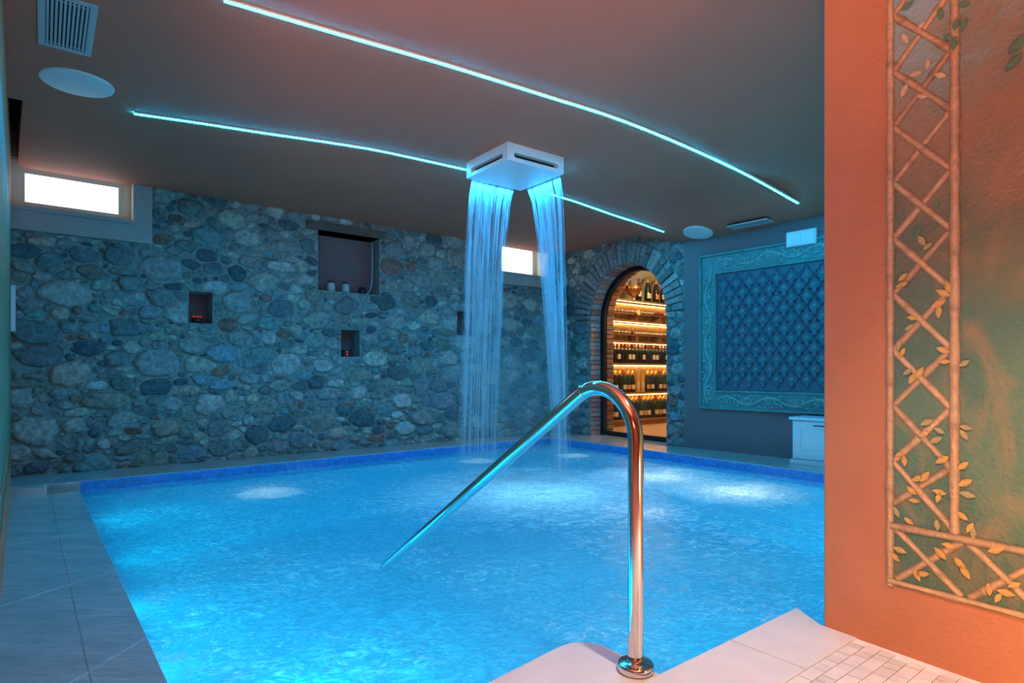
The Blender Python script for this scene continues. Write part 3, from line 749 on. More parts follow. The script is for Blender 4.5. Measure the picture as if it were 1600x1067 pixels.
def math_(op, a, b=None):
    n_ = N.new('ShaderNodeMath'); n_.operation = op; n_.use_clamp = op in ('ADD',)
    for i_, x in enumerate((a, b)):
        if x is None: continue
        if isinstance(x, (int, float)): n_.inputs[i_].default_value = x
        else: L.new(x, n_.inputs[i_])
    return n_.outputs[0]
def blob(cx, cy, r, inner=0.0):
    d = N.new('ShaderNodeVectorMath'); d.operation = 'DISTANCE'; L.new(tc.outputs['Object'], d.inputs[0]); d.inputs[1].default_value = (cx, cy, WATER)
    return mrange(d.outputs['Value'], r, inner*r, 0, 1)
bumpn = math_('ADD', math_('MULTIPLY', noise(9, 5, (1,1,1), 1.2), .6), math_('MULTIPLY', noise(28, 4, (1,1,1), .8), .25))
bp = N.new('ShaderNodeBump'); bp.inputs['Strength'].default_value = .55; bp.inputs['Distance'].default_value = .03; L.new(bumpn, bp.inputs['Height'])
tr = N.new('ShaderNodeBsdfTransparent'); tr.inputs[0].default_value = (.80,.96,1,1)
gl = N.new('ShaderNodeBsdfGlossy'); gl.inputs['Roughness'].default_value = .06; L.new(bp.outputs[0], gl.inputs['Normal'])
fr = N.new('ShaderNodeFresnel'); fr.inputs[0].default_value = 1.33; L.new(bp.outputs[0], fr.inputs['Normal'])
m1 = N.new('ShaderNodeMixShader'); L.new(fr.outputs[0], m1.inputs[0]); L.new(tr.outputs[0], m1.inputs[1]); L.new(gl.outputs[0], m1.inputs[2])
# aerated water: scatters what light reaches it from both sides
tl = N.new('ShaderNodeBsdfTranslucent'); tl.inputs[0].default_value = (.72,.93,1,1)
df = N.new('ShaderNodeBsdfDiffuse'); df.inputs[0].default_value = (.85,.93,.97,1)
m2 = N.new('ShaderNodeMixShader'); m2.inputs[0].default_value = .45; L.new(tl.outputs[0], m2.inputs[1]); L.new(df.outputs[0], m2.inputs[2])
cg = N.new('ShaderNodeMix'); cg.data_type = 'RGBA'; L.new(mrange(noise(11, 8, (1,1.5,1), 2.4, .66), .45, .60), cg.inputs[0]); cg.inputs[6].default_value = (.12,.42,.50,1); cg.inputs[7].default_value = (.85,.98,1,1); L.new(cg.outputs[2], tl.inputs[0])
streak = mrange(noise(5.5, 8, (1,1.5,1), 1.8, .66), .48, .66)
fine = mrange(noise(13, 7, (1,1.4,1), 2.4, .62), .56, .68)
B = [blob(*flat(860,760,WATER), 1.7), blob(*flat(1030,745,WATER), .8), blob(*flat(1150,768,WATER), .70), blob(*flat(1050,830,WATER), 1.1), blob(*flat(420,770,WATER), .32), blob(*flat(895,712,WATER), .25), blob(*flat(745,720,WATER), .25)]
calm = math_('ADD', math_('ADD', B[0], B[3]), math_('ADD', B[1], B[2]))
gust = mrange(noise(1.1, 2), .42, .62)
f1 = math_('MULTIPLY', streak, math_('ADD', math_('MULTIPLY', calm, .95), math_('MULTIPLY', gust, .28)))
f2 = math_('MULTIPLY', fine, math_('ADD', math_('MULTIPLY', calm, .6), math_('MULTIPLY', gust, .5)))
spot = math_('MINIMUM', math_('MULTIPLY', math_('ADD', math_('ADD', B[1], B[2]), math_('ADD', B[4], math_('ADD', B[5], B[6]))), 2.2), 1.0)  # extra opaque white patches painted in for the bright glints
glints = math_('MULTIPLY', spot, mrange(noise(15, 7, (1,1.5,1), 2.2, .65), .34, .44))
mist = math_('MULTIPLY', blob(*flat(830,765,WATER), 1.5), .75)
foam = math_('ADD', math_('ADD', f1, f2), math_('ADD', glints, math_('ADD', mist, .36)))
foam = math_('MINIMUM', foam, .93)
cm = N.new('ShaderNodeMix'); cm.data_type = 'RGBA'; L.new(mrange(foam, .34, .75), cm.inputs[0]); cm.inputs[6].default_value = (.07,.70,.92,1); cm.inputs[7].default_value = (.95,.95,.95,1); L.new(cm.outputs[2], df.inputs[0])
m3 = N.new('ShaderNodeMixShader'); L.new(foam, m3.inputs[0]); L.new(m1.outputs[0], m3.inputs[1]); L.new(m2.outputs[0], m3.inputs[2])
L.new(m3.outputs[0], out.inputs[0]); M['water'] = m
o = link('pool_water', me, m); tag(o, 'rippling bright blue pool water with foam under the falling water', 'water', kind='stuff')

# ---------------------------------------------------------------- ceiling LED strips
def ceil_px(x, y):
    z = 2.98
    for _ in range(12):
        Y = F*(z-1)/(HZ-y); X = (x-800)/F*Y; z = .5*z+.5*ceil_z(X, Y)
    return X, Y, z
def spline(pts, n):
    """smooth resample in 3-D (Catmull-Rom)"""
    P = [np.array(p) for p in pts]; P = [2*P[0]-P[1]]+P+[2*P[-1]-P[-2]]; out_ = []
    for i in range(1, len(P)-2):
        for k in range(n):
            t = k/n; out_.append(.5*((2*P[i])+(-P[i-1]+P[i+1])*t+(2*P[i-1]-5*P[i]+4*P[i+1]-P[i+2])*t*t+(-P[i-1]+3*P[i]-3*P[i+1]+P[i+2])*t**3))
    out_.append(P[-2]); return out_
def led(name, px, label):
    pts = spline([ceil_px(*p) for p in px], 6)
    root_ = empty(name, tuple(pts[0]), label, 'light strip', 'blue light strips in the ceiling'); inv_ = Matrix.Translation(root_.location).inverted()
    a_, c_ = MB(), MB(); W = .0115
    def ribbon(mb_, w_, z0, z1):
        vv = []
        for i, p in enumerate(pts):
            t = np.array(pts[min(i+1,len(pts)-1)])-np.array(pts[max(i-1,0)]); t[2] = 0; t /= np.linalg.norm(t); s_ = np.array((-t[1], t[0], 0))
            for a2, z_ in ((-1,z0),(1,z0),(1,z1),(-1,z1)): q_ = np.array(p)+s_*w_*a2; vv.append((q_[0],q_[1],p[2]+z_))
        ff_ = [(3,2,1,0), tuple(4*(len(pts)-1)+k for k in range(4))]
        for i in range(len(pts)-1):
            for k in range(4): ff_.append((4*i+k, 4*i+(k+1)%4, 4*i+4+(k+1)%4, 4*i+4+k))
        mb_.add(vv, ff_)
    ribbon(a_, W, -.0135, .006); ribbon(c_, W*1.35, -.0110, .01)
    for mb_, nm, mm in ((a_, 'diffuser', M['led']), (c_, 'profile', M['white'])):
        o_ = mb_.build(nm, mm, root_); o_.matrix_parent_inverse = inv_
led('light_strip', [(350,-2),(520,48),(700,100),(860,150),(960,182),(1060,222),(1160,268),(1247,316)], 'long curved blue glowing strip sweeping across the ceiling to the right')
led('light_strip', [(210,175.5),(310,190),(400,204),(560,228),(640,244),(735,265)], 'blue glowing ceiling strip between round speaker and shower box')
led('light_strip', [(858,301),(900,314),(960,335),(1000,348),(1037,361)], 'short blue glowing ceiling strip from shower box towards the arch')

# ---------------------------------------------------------------- shower box and falling water
N0 = np.array((-.038, 5.21)); ea = np.array((-.397,.525)); ea /= np.linalg.norm(ea); eb = np.array((ea[1], -ea[0]))*1.0
if eb[0] < 0: eb = -eb
S = .645; zt_, zb_ = 2.98, 2.826
root = empty('waterfall_shower', (*N0, zb_), 'white square ceiling shower box with long rounded slots', 'shower'); inv = Matrix.Translation(root.location).inverted()
def SB(a_, b_, z): p = N0+ea*a_+eb*b_; return (p[0], p[1], z)
# body with slots cut in every side: build each side from panels round a slot
mb = MB(); sz0, sz1 = zb_+.035, zb_+.078; m0 = .07
mb.add([SB(0,0,zb_),SB(S,0,zb_),SB(S,S,zb_),SB(0,S,zb_)], [(0,1,2,3)])
sides = [lambda t, z, o_=0: SB(t, -o_, z), lambda t, z, o_=0: SB(-o_, t, z), lambda t, z, o_=0: SB(S+o_, t, z), lambda t, z, o_=0: SB(t, S+o_, z)]
slotm = MB()
for sd in sides:
    r_ = (sz1-sz0)/2; zc = (sz0+sz1)/2; pts = []
    for k in range(9): q_ = PI/2+PI*k/8; pts.append((m0+r_+r_*math.cos(q_), zc+r_*math.sin(q_)))
    for k in range(9): q_ = -PI/2+PI*k/8; pts.append((S-m0-r_+r_*math.cos(q_), zc+r_*math.sin(q_)))
    # outer rectangle matched points
    outr = [(0,zt_) if k < 5 else (0,zb_) for k in range(9)]; outr = []
    for (a_, z_) in pts: outr.append((0 if a_ < m0+r_ else (S if a_ > S-m0-r_ else a_), zb_+(z_-sz0)/(sz1-sz0)*(zt_-zb_)))
    outr[0] = (m0+r_, zt_); outr[8] = (m0+r_, zb_); outr[9] = (S-m0-r_, zb_); outr[17] = (S-m0-r_, zt_)
    k = len(pts); vv = [sd(*p) for p in outr]+[sd(*p) for p in pts]+[sd(*p, -.05) for p in pts]
    mb.add(vv, [(i, (i+1)%k, k+(i+1)%k, k+i) for i in range(k)]+[(k+i, k+(i+1)%k, 2*k+(i+1)%k, 2*k+i) for i in range(k)])
    mb.add([sd(0,zt_), sd(m0+r_,zt_), sd(0,zt_-.0)], [(0,1,2)]) if False else None
    mb.add([sd(0,zt_),sd(m0+r_,zt_),sd(*outr[1])], [(0,1,2)]); mb.add([sd(0,zb_),sd(m0+r_,zb_),sd(*outr[7])], [(0,1,2)])
    mb.add([sd(S,zt_),sd(S-m0-r_,zt_),sd(*outr[16])], [(0,1,2)]); mb.add([sd(S,zb_),sd(S-m0-r_,zb_),sd(*outr[10])], [(0,1,2)])
    slotm.add([sd(*p, -.05) for p in pts], [tuple(range(k))])
me = mesh('body', mb.v, mb.f); bm = bmesh.new(); bm.from_mesh(me); bmesh.ops.remove_doubles(bm, verts=bm.verts, dist=1e-5); bmesh.ops.recalc_face_normals(bm, faces=bm.faces); bm.to_mesh(me); bm.free()
o = link('body', me, M['white'], root); o.matrix_parent_inverse = inv
o = slotm.build('slot', M['dark'], root); o.matrix_parent_inverse = inv
# blue lamps of the shower, shining down the falling sheets
for (a_, b_) in ((S+.07, S*.5), (S*.5, S+.07)):
    p = SB(a_, b_, zb_+.02)
    rot = (0, 0, math.atan2(eb[1], eb[0]) if a_ > S else math.atan2(ea[1], ea[0]))
    lamp('shower_light', 'AREA', (p[0], p[1], zb_-.002), SHOWER_W, (.02,.42,1), S*.9, rot, .05)
m, nt, N, L, out = shader('falling_water')
tc = N.new('ShaderNodeTexCoord')
at = N.new('ShaderNodeAttribute'); at.attribute_name = 'Col'
sp = N.new('ShaderNodeSeparateColor'); L.new(at.outputs['Color'], sp.inputs[0])
nz = noise(26, 3, (1,1,.07)); op = math_('MULTIPLY', mrange(nz, .36, .68, .25, 1), sp.outputs[0])
tr = N.new('ShaderNodeBsdfTransparent'); tl = N.new('ShaderNodeBsdfTranslucent'); df = N.new('ShaderNodeBsdfDiffuse'); gl = N.new('ShaderNodeBsdfGlossy'); gl.inputs['Roughness'].default_value = .25
for b_ in (tl, df): b_.inputs[0].default_value = (.66,.88,1,1)
a1 = N.new('ShaderNodeMixShader'); a1.inputs[0].default_value = .5; L.new(tl.outputs[0], a1.inputs[1]); L.new(df.outputs[0], a1.inputs[2])
a2 = N.new('ShaderNodeMixShader'); a2.inputs[0].default_value = .12; L.new(a1.outputs[0], a2.inputs[1]); L.new(gl.outputs[0], a2.inputs[2])
a3 = N.new('ShaderNodeMixShader'); L.new(op, a3.inputs[0]); L.new(tr.outputs[0], a3.inputs[1]); L.new(a2.outputs[0], a3.inputs[2])
L.new(a3.outputs[0], out.inputs[0]); M['fall'] = m
def fall(which, label, contract, mid, throw, n=150):
    mb_ = MB()
    for k in range(n):
        s_ = rng.beta(1.1,1.1)*(S-2*m0)+m0; thr = throw*rng.uniform(.8,1.2)+rng.normal(0,.012); wd = rng.uniform(.003,.016)*(1 if k > n*.35 else 1.8); den = rng.uniform(.16,.75)
        end = rng.uniform(.55, 1.06) if rng.random() < .25 else 1.04; segs = 16; st_ = 0 if rng.random() < .75 else rng.uniform(0,.4)
        jig = rng.normal(0, .012); row = []
        b_ = len(mb_.v)
        for i in range(segs+1):
            tt = (st_+(end-st_)*i/segs); drop = 2.94*tt*tt*.55+2.94*tt*.45 if False else 2.95*tt
            tq = math.sqrt(tt); o_ = thr*tq + .004
            c_ = contract*min(1, tt*1.6)**.7; ss = mid+(s_-mid)*(1-c_)+jig*tt
            zz = zb_+.055-drop
            def pos(sv):
                return SB(S+o_, sv, zz) if which == 0 else SB(sv, S+o_, zz)
            fade = min(1, (1-i/segs)*4+.12)*(1 if i > 0 or st_ == 0 else .0); fd = den*(1.25-.62*tt)*fade
            w_ = wd*(1-.35*tt+.4*tt*(k % 3 == 0))
            mb_.v += [pos(ss-w_/2), pos(ss+w_/2)]; mb_.c += [(fd,)*3, (fd*.8,)*3]
        for i in range(segs): mb_.f.append((b_+2*i, b_+2*i+1, b_+2*i+3, b_+2*i+2))
    me_ = mesh('falling_water', mb_.v, mb_.f, True, mb_.c); o_ = link('falling_water', me_, M['fall'])
    tag(o_, label, 'water', kind='stuff'); return o_
fall(0, 'wide left curtain of blue-lit water falling from the ceiling box', .12, S*.45, .27)
fall(1, 'narrower right stream of blue-lit water falling from the ceiling box', .48, S*.52, .27)

# fine spray drifting round the falling water
m, nt, N, L, out = shader('water_spray'); tc = N.new('ShaderNodeTexCoord')
ln = N.new('ShaderNodeVectorMath'); ln.operation = 'LENGTH'; L.new(tc.outputs['Object'], ln.inputs[0])
dn_ = math_('MULTIPLY', math_('POWER', mrange(ln.outputs['Value'], 1.0, .0, 0, 1), 1.6), .62)
vs_ = N.new('ShaderNodeVolumeScatter'); vs_.inputs['Color'].default_value = (.80,.92,1,1); L.new(dn_, vs_.inputs['Density']); L.new(vs_.outputs[0], out.inputs['Volume'])
bm = bmesh.new(); bmesh.ops.create_icosphere(bm, subdivisions=3, radius=1); me = bpy.data.meshes.new('mist'); bm.to_mesh(me); bm.free()
o = link('mist', me, m); o.location = (.03, 6.05, .62); o.scale = (1.05, .72, 1.25)
tag(o, 'pale blue mist of spray around the falling water', 'mist', kind='stuff')

# ---------------------------------------------------------------- handrail
u_ = np.array((-.63, .776)); ps = np.array((.415, 2.04))
prof = [(0, .02), (0, .45), (0, .70)]
r1 = .2
prof = [(0,.025),(0,.2),(0,.5),(0,.74)]
for k in range(1, 13):
    q_ = math.radians(180-k*(180-57)/12); prof.append((.172+.172*math.cos(q_), .765+.180*math.sin(q_)))
ex, ez = prof[-1]
for t in (.15,.4,.7,.92,1.0): prof.append((ex+(1.80-ex)*t, ez+(-.10-ez)*t))
pts = [(ps[0]+u_[0]*s_, ps[1]+u_[1]*s_, z) for s_, z in prof]
root = empty('handrail', (ps[0], ps[1], 0), 'polished steel handrail curving down from the pale landing into the pool', 'handrail'); inv = Matrix.Translation(root.location).inverted()
o = MB().tube(spline(pts, 5), .0262, 24).build('rail', M['steel'], root, smooth=True); o.matrix_parent_inverse = inv
o = MB().lathe([(.0,0),(.058,0),(.0605,.004),(.0605,.022),(.057,.027),(.034,.029),(.0275,.032)], 40, (ps[0],ps[1],.001)).build('flange', M['steel'], root, smooth=False); o.matrix_parent_inverse = inv
me = o.data; me.polygons.foreach_set('use_smooth', [abs(p.normal.z) < .6 for p in me.polygons])

# ---------------------------------------------------------------- ceiling fittings
def speaker(x, y, r, label):
    X, Y, z = ceil_px(x, y); nrm = Vector((0,0,1))
    o_ = MB().lathe([(0,-.012),(r*.93,-.012),(r*.985,-.010),(r,-.004),(r,.03)], 56, (0,0,0)).build('ceiling_speaker', M['white'])
    o_.location = (X, Y, z); o_.data.polygons.foreach_set('use_smooth', [True]*len(o_.data.polygons))
    tag(o_, label, 'speaker', 'round ceiling speakers')
    e_ = .05; gx_ = (ceil_z(X+e_,Y)-ceil_z(X-e_,Y))/(2*e_); gy_ = (ceil_z(X,Y+e_)-ceil_z(X,Y-e_))/(2*e_)
    o_.rotation_euler = Vector((-gx_, -gy_, 1)).to_track_quat('Z', 'Y').to_euler()
speaker(121, 129, .213, 'large white round ceiling speaker beside the slatted grille')
speaker(1090.5, 363.5, .185, 'small white round ceiling speaker above the relief panel corner')
def grille(c, d, L_, W_, z, nsl, label, name='ceiling_vent'):
    root_ = empty(name, (c[0], c[1], z), label, 'vent', 'ceiling vents', rz=math.atan2(d[1], d[0]))
    fw = .035; mb_ = MB()
    mb_.box(-L_/2, L_/2, -W_/2, -W_/2+fw, -.010, .004); mb_.box(-L_/2, L_/2, W_/2-fw, W_/2, -.010, .004)
    mb_.box(-L_/2, -L_/2+fw, -W_/2+fw, W_/2-fw, -.010, .004); mb_.box(L_/2-fw, L_/2, -W_/2+fw, W_/2-fw, -.010, .004)
    mb_.build('frame', M['grille'], root_, bevel=.002, seg=1)
    MB().box(-L_/2+.01, L_/2-.01, -W_/2+.01, W_/2-.01, -.0035, .012).build('backing', M['dark'], root_)
    inn = W_-2*fw; s0 = None
    for k in range(nsl):
        y_ = -inn/2+inn*(k+.5)/nsl; sw = inn/nsl*.30
        m_ = MB().hexa([(-L_/2+fw,y_-sw,-.009),(L_/2-fw,y_-sw,-.009),(L_/2-fw,y_+sw,-.009),(-L_/2+fw,y_+sw,-.009),(-L_/2+fw,y_-sw*.6,-.003),(L_/2-fw,y_-sw*.6,-.003),(L_/2-fw,y_+sw*.6,-.003),(-L_/2+fw,y_+sw*.6,-.003)])
        if s0 is None: s0 = m_.build('slat', M['grille'], root_); s0y = y_
        else:
            c2 = s0.copy(); COL.objects.link(c2); c2.parent = root_; c2.location = (0, y_-s0y, 0)
    for sx in (-1, 1): MB().box(sx*(L_/2-fw-.03)-.003, sx*(L_/2-fw-.03)+.003, -inn/2, inn/2, -.0085, -.0045).build('cross_bar', M['grille'], root_)
pA_ = np.array((-2.843,3.645)); pB_ = np.array((-2.632,3.80)); dn = np.array((.61,-.79)); dn /= np.linalg.norm(dn)
cv = (pA_+pB_)/2+dn*.33
grille(cv, dn, .66, .262, 2.98, 10, 'slatted white ceiling vent near the top left corner')
gz = ceil_px(1172, 348)
grille(gz[:2], PANEL.d, .50, .20, ceil_z(gz[0], gz[1])-.012, 8, 'narrow white ceiling vent above the relief panel')

# emergency light on the panel wall
u0_, z1_ = PANEL.px(1230, 364); u1_, _ = PANEL.px(1281, 360); _, z0_ = PANEL.px(1230, 389)
root = empty('emergency_light', PANEL.at((u0_+u1_)/2, (z0_+z1_)/2, 0), 'white rectangular emergency light high on the panel wall', 'emergency light', rz=PANEL.rz())
hw, hh = (u1_-u0_)/2-.012, (z1_-z0_)/2-.005
MB().box(-hw, hw, -.06, 0, -hh, hh).build('housing', M['white'], root, bevel=.012)
MB().box(-hw+.02, -.004, -.066, -.055, -hh+.018, hh-.018).build('diffuser', M['sign'], root, bevel=.004)
MB().box(.004, hw-.02, -.066, -.055, -hh+.018, hh-.018).build('diffuser', M['sign'], root, bevel=.004)
mb = MB().tube([(hw,-.01,0),(hw+.9,-.01,0)], .006, 8); mb.build('conduit', M['cable'], root)

mb = MB(); LEFT.box(mb, .10, .32, 1.38, 1.80, .0, .035); tag(mb.build('wall_panel', M['white'], bevel=.004), 'narrow white panel on the left wall beside the stone wall', 'panel')  # plain panel standing in for frames seen edge-on

# ---------------------------------------------------------------- relief panel
uo0, zo1 = PANEL.px(1095, 401); _, zo0 = PANEL.px(1095, 638); ui0, zi1 = PANEL.px(1120, 428); _, zi0 = PANEL.px(1120, 611)
fwid = ui0-uo0; CELLW, CELLH = .172, .2385; ncx = 13
ui1 = ui0+.02*2+CELLW*ncx; uo1 = ui1+fwid
root = empty('relief_panel', PANEL.at(uo0, 0, 0), 'large teal relief panel with scrolling foliage border and lozenge tiles', 'wall panel', rz=PANEL.rz())
# local coords: x along wall, -y towards the room, z up
Wd = uo1-uo0; I0, I1 = fwid, Wd-fwid
mb = MB(); 
mb.box(0, Wd, -.022, 0, zo0, zi0); mb.box(0, Wd, -.022, 0, zi1, zo1); mb.box(0, I0, -.022, 0, zi0, zi1); mb.box(I1, Wd, -.022, 0, zi0, zi1)
mb.build('border', M['teal'], root)
for nm, (a0, a1, b0, b1), wd_, dp in (('outer_moulding', (0,Wd,zo0,zo1), .03, .05), ('inner_moulding', (I0-.015,I1+.015,zi0-.015,zi1+.015), .024, .045)):
    for (x0,x1,za,zb2) in ((a0,a1,b0,b0+wd_), (a0,a1,b1-wd_,b1), (a0,a0+wd_,b0+wd_,b1-wd_), (a1-wd_,a1,b0+wd_,b1-wd_)):
        MB().box(x0, x1, -dp, -.01, za, zb2).build(nm, M['teal'], root, bevel=.010, seg=3)
MB().box(I0, I1, -.012, 0, zi0, zi1).build('field', M['lozenge'], root)
# scroll foliage
def leaf(mb_, x, z, ang, L_, W_, dep=.022):
    dep = .022
    c, s_ = math.cos(ang), math.sin(ang); vv = []
    prof_ = [(0,0),(.3,.9),(.6,1),(.85,.55),(1,0)]
    for (t, w_) in prof_:
        for sgn, h in ((-1,0),(0,1),(1,0)):
            a_, b_ = t*L_, sgn*w_*W_/2; vv.append((x+a_*c-b_*s_, -.022-(dep*h*(1-.5*abs(t-.5))+.002), z+a_*s_+b_*c))
    ff_ = []
    for i in range(4):
        for k in range(2): ff_.append((3*i+k, 3*i+k+1, 3*i+4+k, 3*i+3+k))
    mb_.add(vv, ff_)
def scroll(x0, z0, x1, z1, width):
    mb_ = MB(); L_ = math.hypot(x1-x0, z1-z0); ang = math.atan2(z1-z0, x1-x0); per = .30; n_ = max(1, round(L_/per)); per = L_/n_
    T_ = lambda a_, b_: (x0+math.cos(ang)*a_-math.sin(ang)*b_, z0+math.sin(ang)*a_+math.cos(ang)*b_)
    pl = []
    for i in range(n_*14+1):
        a_ = i/14*per; b_ = .26*width*math.sin(PI*a_/per); X, Z = T_(a_, b_); pl.append((X, -.028, Z))
    mb_.tube(pl, .013, 6)
    for i in range(n_):
        sg = 1 if i % 2 == 0 else -1; ca = (i+.5)*per; pl = []; amp = .26*width*sg
        for k in range(22):                        # volute curling back inside each wave
            q_ = -PI*.15+k*.36; rr = .33*width*(1-k/26)
            X, Z = T_(ca+rr*math.cos(q_*1.0)*1.05, -amp*.15+sg*rr*math.sin(q_)*.9); pl.append((X, -.029, Z))
        mb_.tube(pl, [.012*(1-.5*k/22) for k in range(22)], 6)
        X, Z = T_(ca, -amp*.15)
        for k in range(6): leaf(mb_, X, Z, ang+k*PI/3+.4, .20*width, .11*width, .012)
        for k in range(12):
            q_ = rng.uniform(0, 2*PI); X, Z = T_(ca+rng.uniform(-.48,.48)*per, rng.uniform(-.33,.33)*width); leaf(mb_, X, Z, q_, .28*width, .13*width)
        for sg2 in (-1, 1):
            X, Z = T_(ca+per*.5, sg2*.30*width); leaf(mb_, X, Z, ang+sg2*1.0, .22*width, .12*width); leaf(mb_, X, Z, ang+PI-sg2*1.0, .22*width, .12*width)
    return mb_
b_w = fwid-.05
xm, xM, zm, zM = .03+b_w/2, Wd-.03-b_w/2, zo0+.03+(zi0-zo0-.05)/2, zo1-.03-(zo1-zi1-.05)/2
for (a_, b_, c_, d_, wv) in ((xm+.12, zm, xM-.12, zm, zi0-zo0-.05), (xm+.12, zM, xM-.12, zM, zo1-zi1-.05), (xm, zm-.05, xm, zM+.05, b_w), (xM, zm-.05, xM, zM+.05, b_w)):
    scroll(a_, b_, c_, d_, wv).build('foliage_relief', M['foliage'], root, smooth=True)
# lozenge tiles with ogee rims
def ogee(t, hw_, hh_):
    """point on a lobed lozenge, t in 0..1 counter-clockwise from right"""
    q_ = t*4; k = int(q_) % 4; f_ = q_-int(q_); cs = [(1,0),(0,1),(-1,0),(0,-1),(1,0)]
    a_, b_ = np.array(cs[k], float), np.array(cs[k+1], float); p = a_+(b_-a_)*f_; nrm_ = (a_+b_)/math.sqrt(2)
    w_ = .10*math.sin(2*PI*f_*2-PI/2)*math.sin(PI*f_)*1.3+.01
    p = p+nrm_*w_*(-1 if False else 1); return p[0]*hw_, p[1]*hh_
hwl, hhl = CELLW/2*.97, CELLH/2*.97; NO = 40
mbt = MB(); 
prof_t = [(1.0,-.012,),(.99,-.034),(.94,-.040),(.89,-.034),(.865,-.013),(.5,-.0125),(.25,-.0135)]
vv = []
for sc_, dpt in prof_t:
    for k in range(NO): x_, z_ = ogee(k/NO, hwl, hhl); vv.append((x_*sc_, dpt, z_*sc_))
vv.append((0,-.019,0)); ff = []
for i in range(len(prof_t)-1):
    for k in range(NO): k2 = (k+1) % NO; ff.append((i*NO+k, i*NO+k2, (i+1)*NO+k2, (i+1)*NO+k))
for k in range(NO): ff.append(((len(prof_t)-1)*NO+k, (len(prof_t)-1)*NO+(k+1)%NO, len(prof_t)*NO))
mbt.add(vv, ff); tile_me = mesh('lozenge_tile', mbt.v, mbt.f, True); tile_me.materials.append(M['lozenge'])
mbr = MB()
for k in range(8):
    q_ = k*PI/4; c, s_ = math.cos(q_), math.sin(q_); mbr.add([(0,-.022,0),(.012*c-.007*s_,-.026,.012*s_+.007*c),(.030*c,-.020,.030*s_),(.012*c+.007*s_,-.026,.012*s_-.007*c)], [(0,1,2,3)])
mbr.lathe([(0,-.008),(.009,-.006),(.011,0)], 10)
rvs = [(x_, y_, z_) if i < 32 else (x_, z_-.020, y_) for i, (x_, y_, z_) in enumerate(mbr.v)]
ros_me = mesh('rosette', rvs, mbr.f, True); ros_me.materials.append(M['rosette'])
hgtI = zi1-zi0; nr = int((hgtI-.03)/(CELLH/2))
z_top = zi1-.025-CELLH/2; k_t = 0
for r_ in range(nr):
    odd = r_ % 2; zc = z_top-r_*CELLH/2
    if zc-CELLH/2 < zi0+.0: break
    for i in range(ncx-odd):
        xc = I0+.02+CELLW*(i+.5+odd*.5)
        for nm, me_ in (('lozenge_tile', tile_me), ('rosette', ros_me)):
            if nm == 'rosette':
                o_ = bpy.data.objects.new(nm, me_); COL.objects.link(o_); o_.parent = tl_o; o_.location = (0,0,0)
            else:
                tl_o = bpy.data.objects.new(nm, me_); COL.objects.link(tl_o); tl_o.parent = root; tl_o.location = (xc, 0, zc)

# ---------------------------------------------------------------- white cabinet
bx = flat(1237, 724); zt2 = 1+(HZ-651)*bx[1]/F
cb = empty('bench_cabinet', (bx[0], bx[1], 0), 'low white panelled cabinet against the relief panel wall', 'cabinet', rz=PANEL.rz())
dist = .34; CWd = 1.25
MB().box(.01, CWd, .0, dist, .05, zt2-.03).build('body', M['cabinet'], cb, bevel=.004)
MB().box(-.02, CWd+.01, -.03, dist, zt2-.03, zt2).build('top', M['cabinet'], cb, bevel=.008)
MB().box(-.015, CWd+.005, -.018, dist, 0, .05).build('plinth', M['cabinet'], cb, bevel=.006)
for k in range(2):
    x0, x1 = .025+k*.61, .025+k*.61+.595; z0, z1 = .065, zt2-.045; f_ = .075
    d_ = MB(); d_.box(x0,x1,-.018,-.002,z0,z0+f_); d_.box(x0,x1,-.018,-.002,z1-f_,z1); d_.box(x0,x0+f_,-.018,-.002,z0+f_,z1-f_); d_.box(x1-f_,x1,-.018,-.002,z0+f_,z1-f_)
    d_.box(x0+f_-.005,x1-f_+.005,-.010,-.002,z0+f_-.005,z1-f_+.005)
    dd = d_.build('door', M['cabinet'], cb)
    MB().box(x0+f_+.025,x1-f_-.025,-.015,-.009,z0+f_+.025,z1-f_-.025).build('raised_panel', M['cabinet'], dd, bevel=.005)
    hx = (x0+x1)/2; MB().tube([(hx-.07,-.02,z1-.037),(hx-.07,-.038,z1-.037),(hx+.07,-.038,z1-.037),(hx+.07,-.02,z1-.037)], .006, 8).build('handle', M['black'], dd)

# ---------------------------------------------------------------- things in the niches
def on(u, z, off): return STONE.at(u, z, off)
jx = [(522,0), (545,1), (571,2)]
for x, k in jx:
    u = STONE.px(x, 450)[0]; r_ = .052
    rt = empty('jar', on(u, niche_big[2]+.002, -.10), ['pale glass jar, leftmost in the large niche', 'pale glass jar, middle one in the large niche', 'dark low jar, rightmost in the large niche'][k], 'jar', 'jars in the large niche')
    hgt_ = .13 if k < 2 else .09
    MB().lathe([(0,0),(r_*.85,0),(r_,.02),(r_,hgt_*.7),(r_*.8,hgt_*.85),(r_*.75,hgt_*.92),(0,hgt_*.92)], 20).build('body', M['jarg'] if k < 2 else M['black'], rt, smooth=True)
    MB().lathe([(0,hgt_*.92),(r_*.85,hgt_*.92),(r_*.85,hgt_*1.05),(r_*.3,hgt_*1.12),(0,hgt_*1.13)], 20).build('lid', M['black'], rt, smooth=True)
ua_ = niche_big[1]-.085
mb = MB(); mb.tube([on(ua_,niche_big[3]-.05,-.05), on(ua_+.004,niche_big[3]-.25,-.05), on(ua_,niche_big[2]+.18,-.05), on(ua_-.02,niche_big[2]+.07,-.05), on(ua_-.07,niche_big[2]+.012,-.05)], .008, 8)
tag(mb.build('power_cable', M['cable'], smooth=True), 'thin blue-grey cable hanging at the right side of the large niche', 'cable')
u = STONE.px(311, 500)[0]; rt = empty('candle_holder', on(u, niche_a[2]+.002, -.09), 'dark candle holder glowing red in the left small niche', 'candle holder')
MB().lathe([(0,0),(.05,0),(.06,.03),(.055,.06),(.045,.062),(.045,.02),(0,.02)], 18).build('bowl', M['black'], rt, smooth=True)
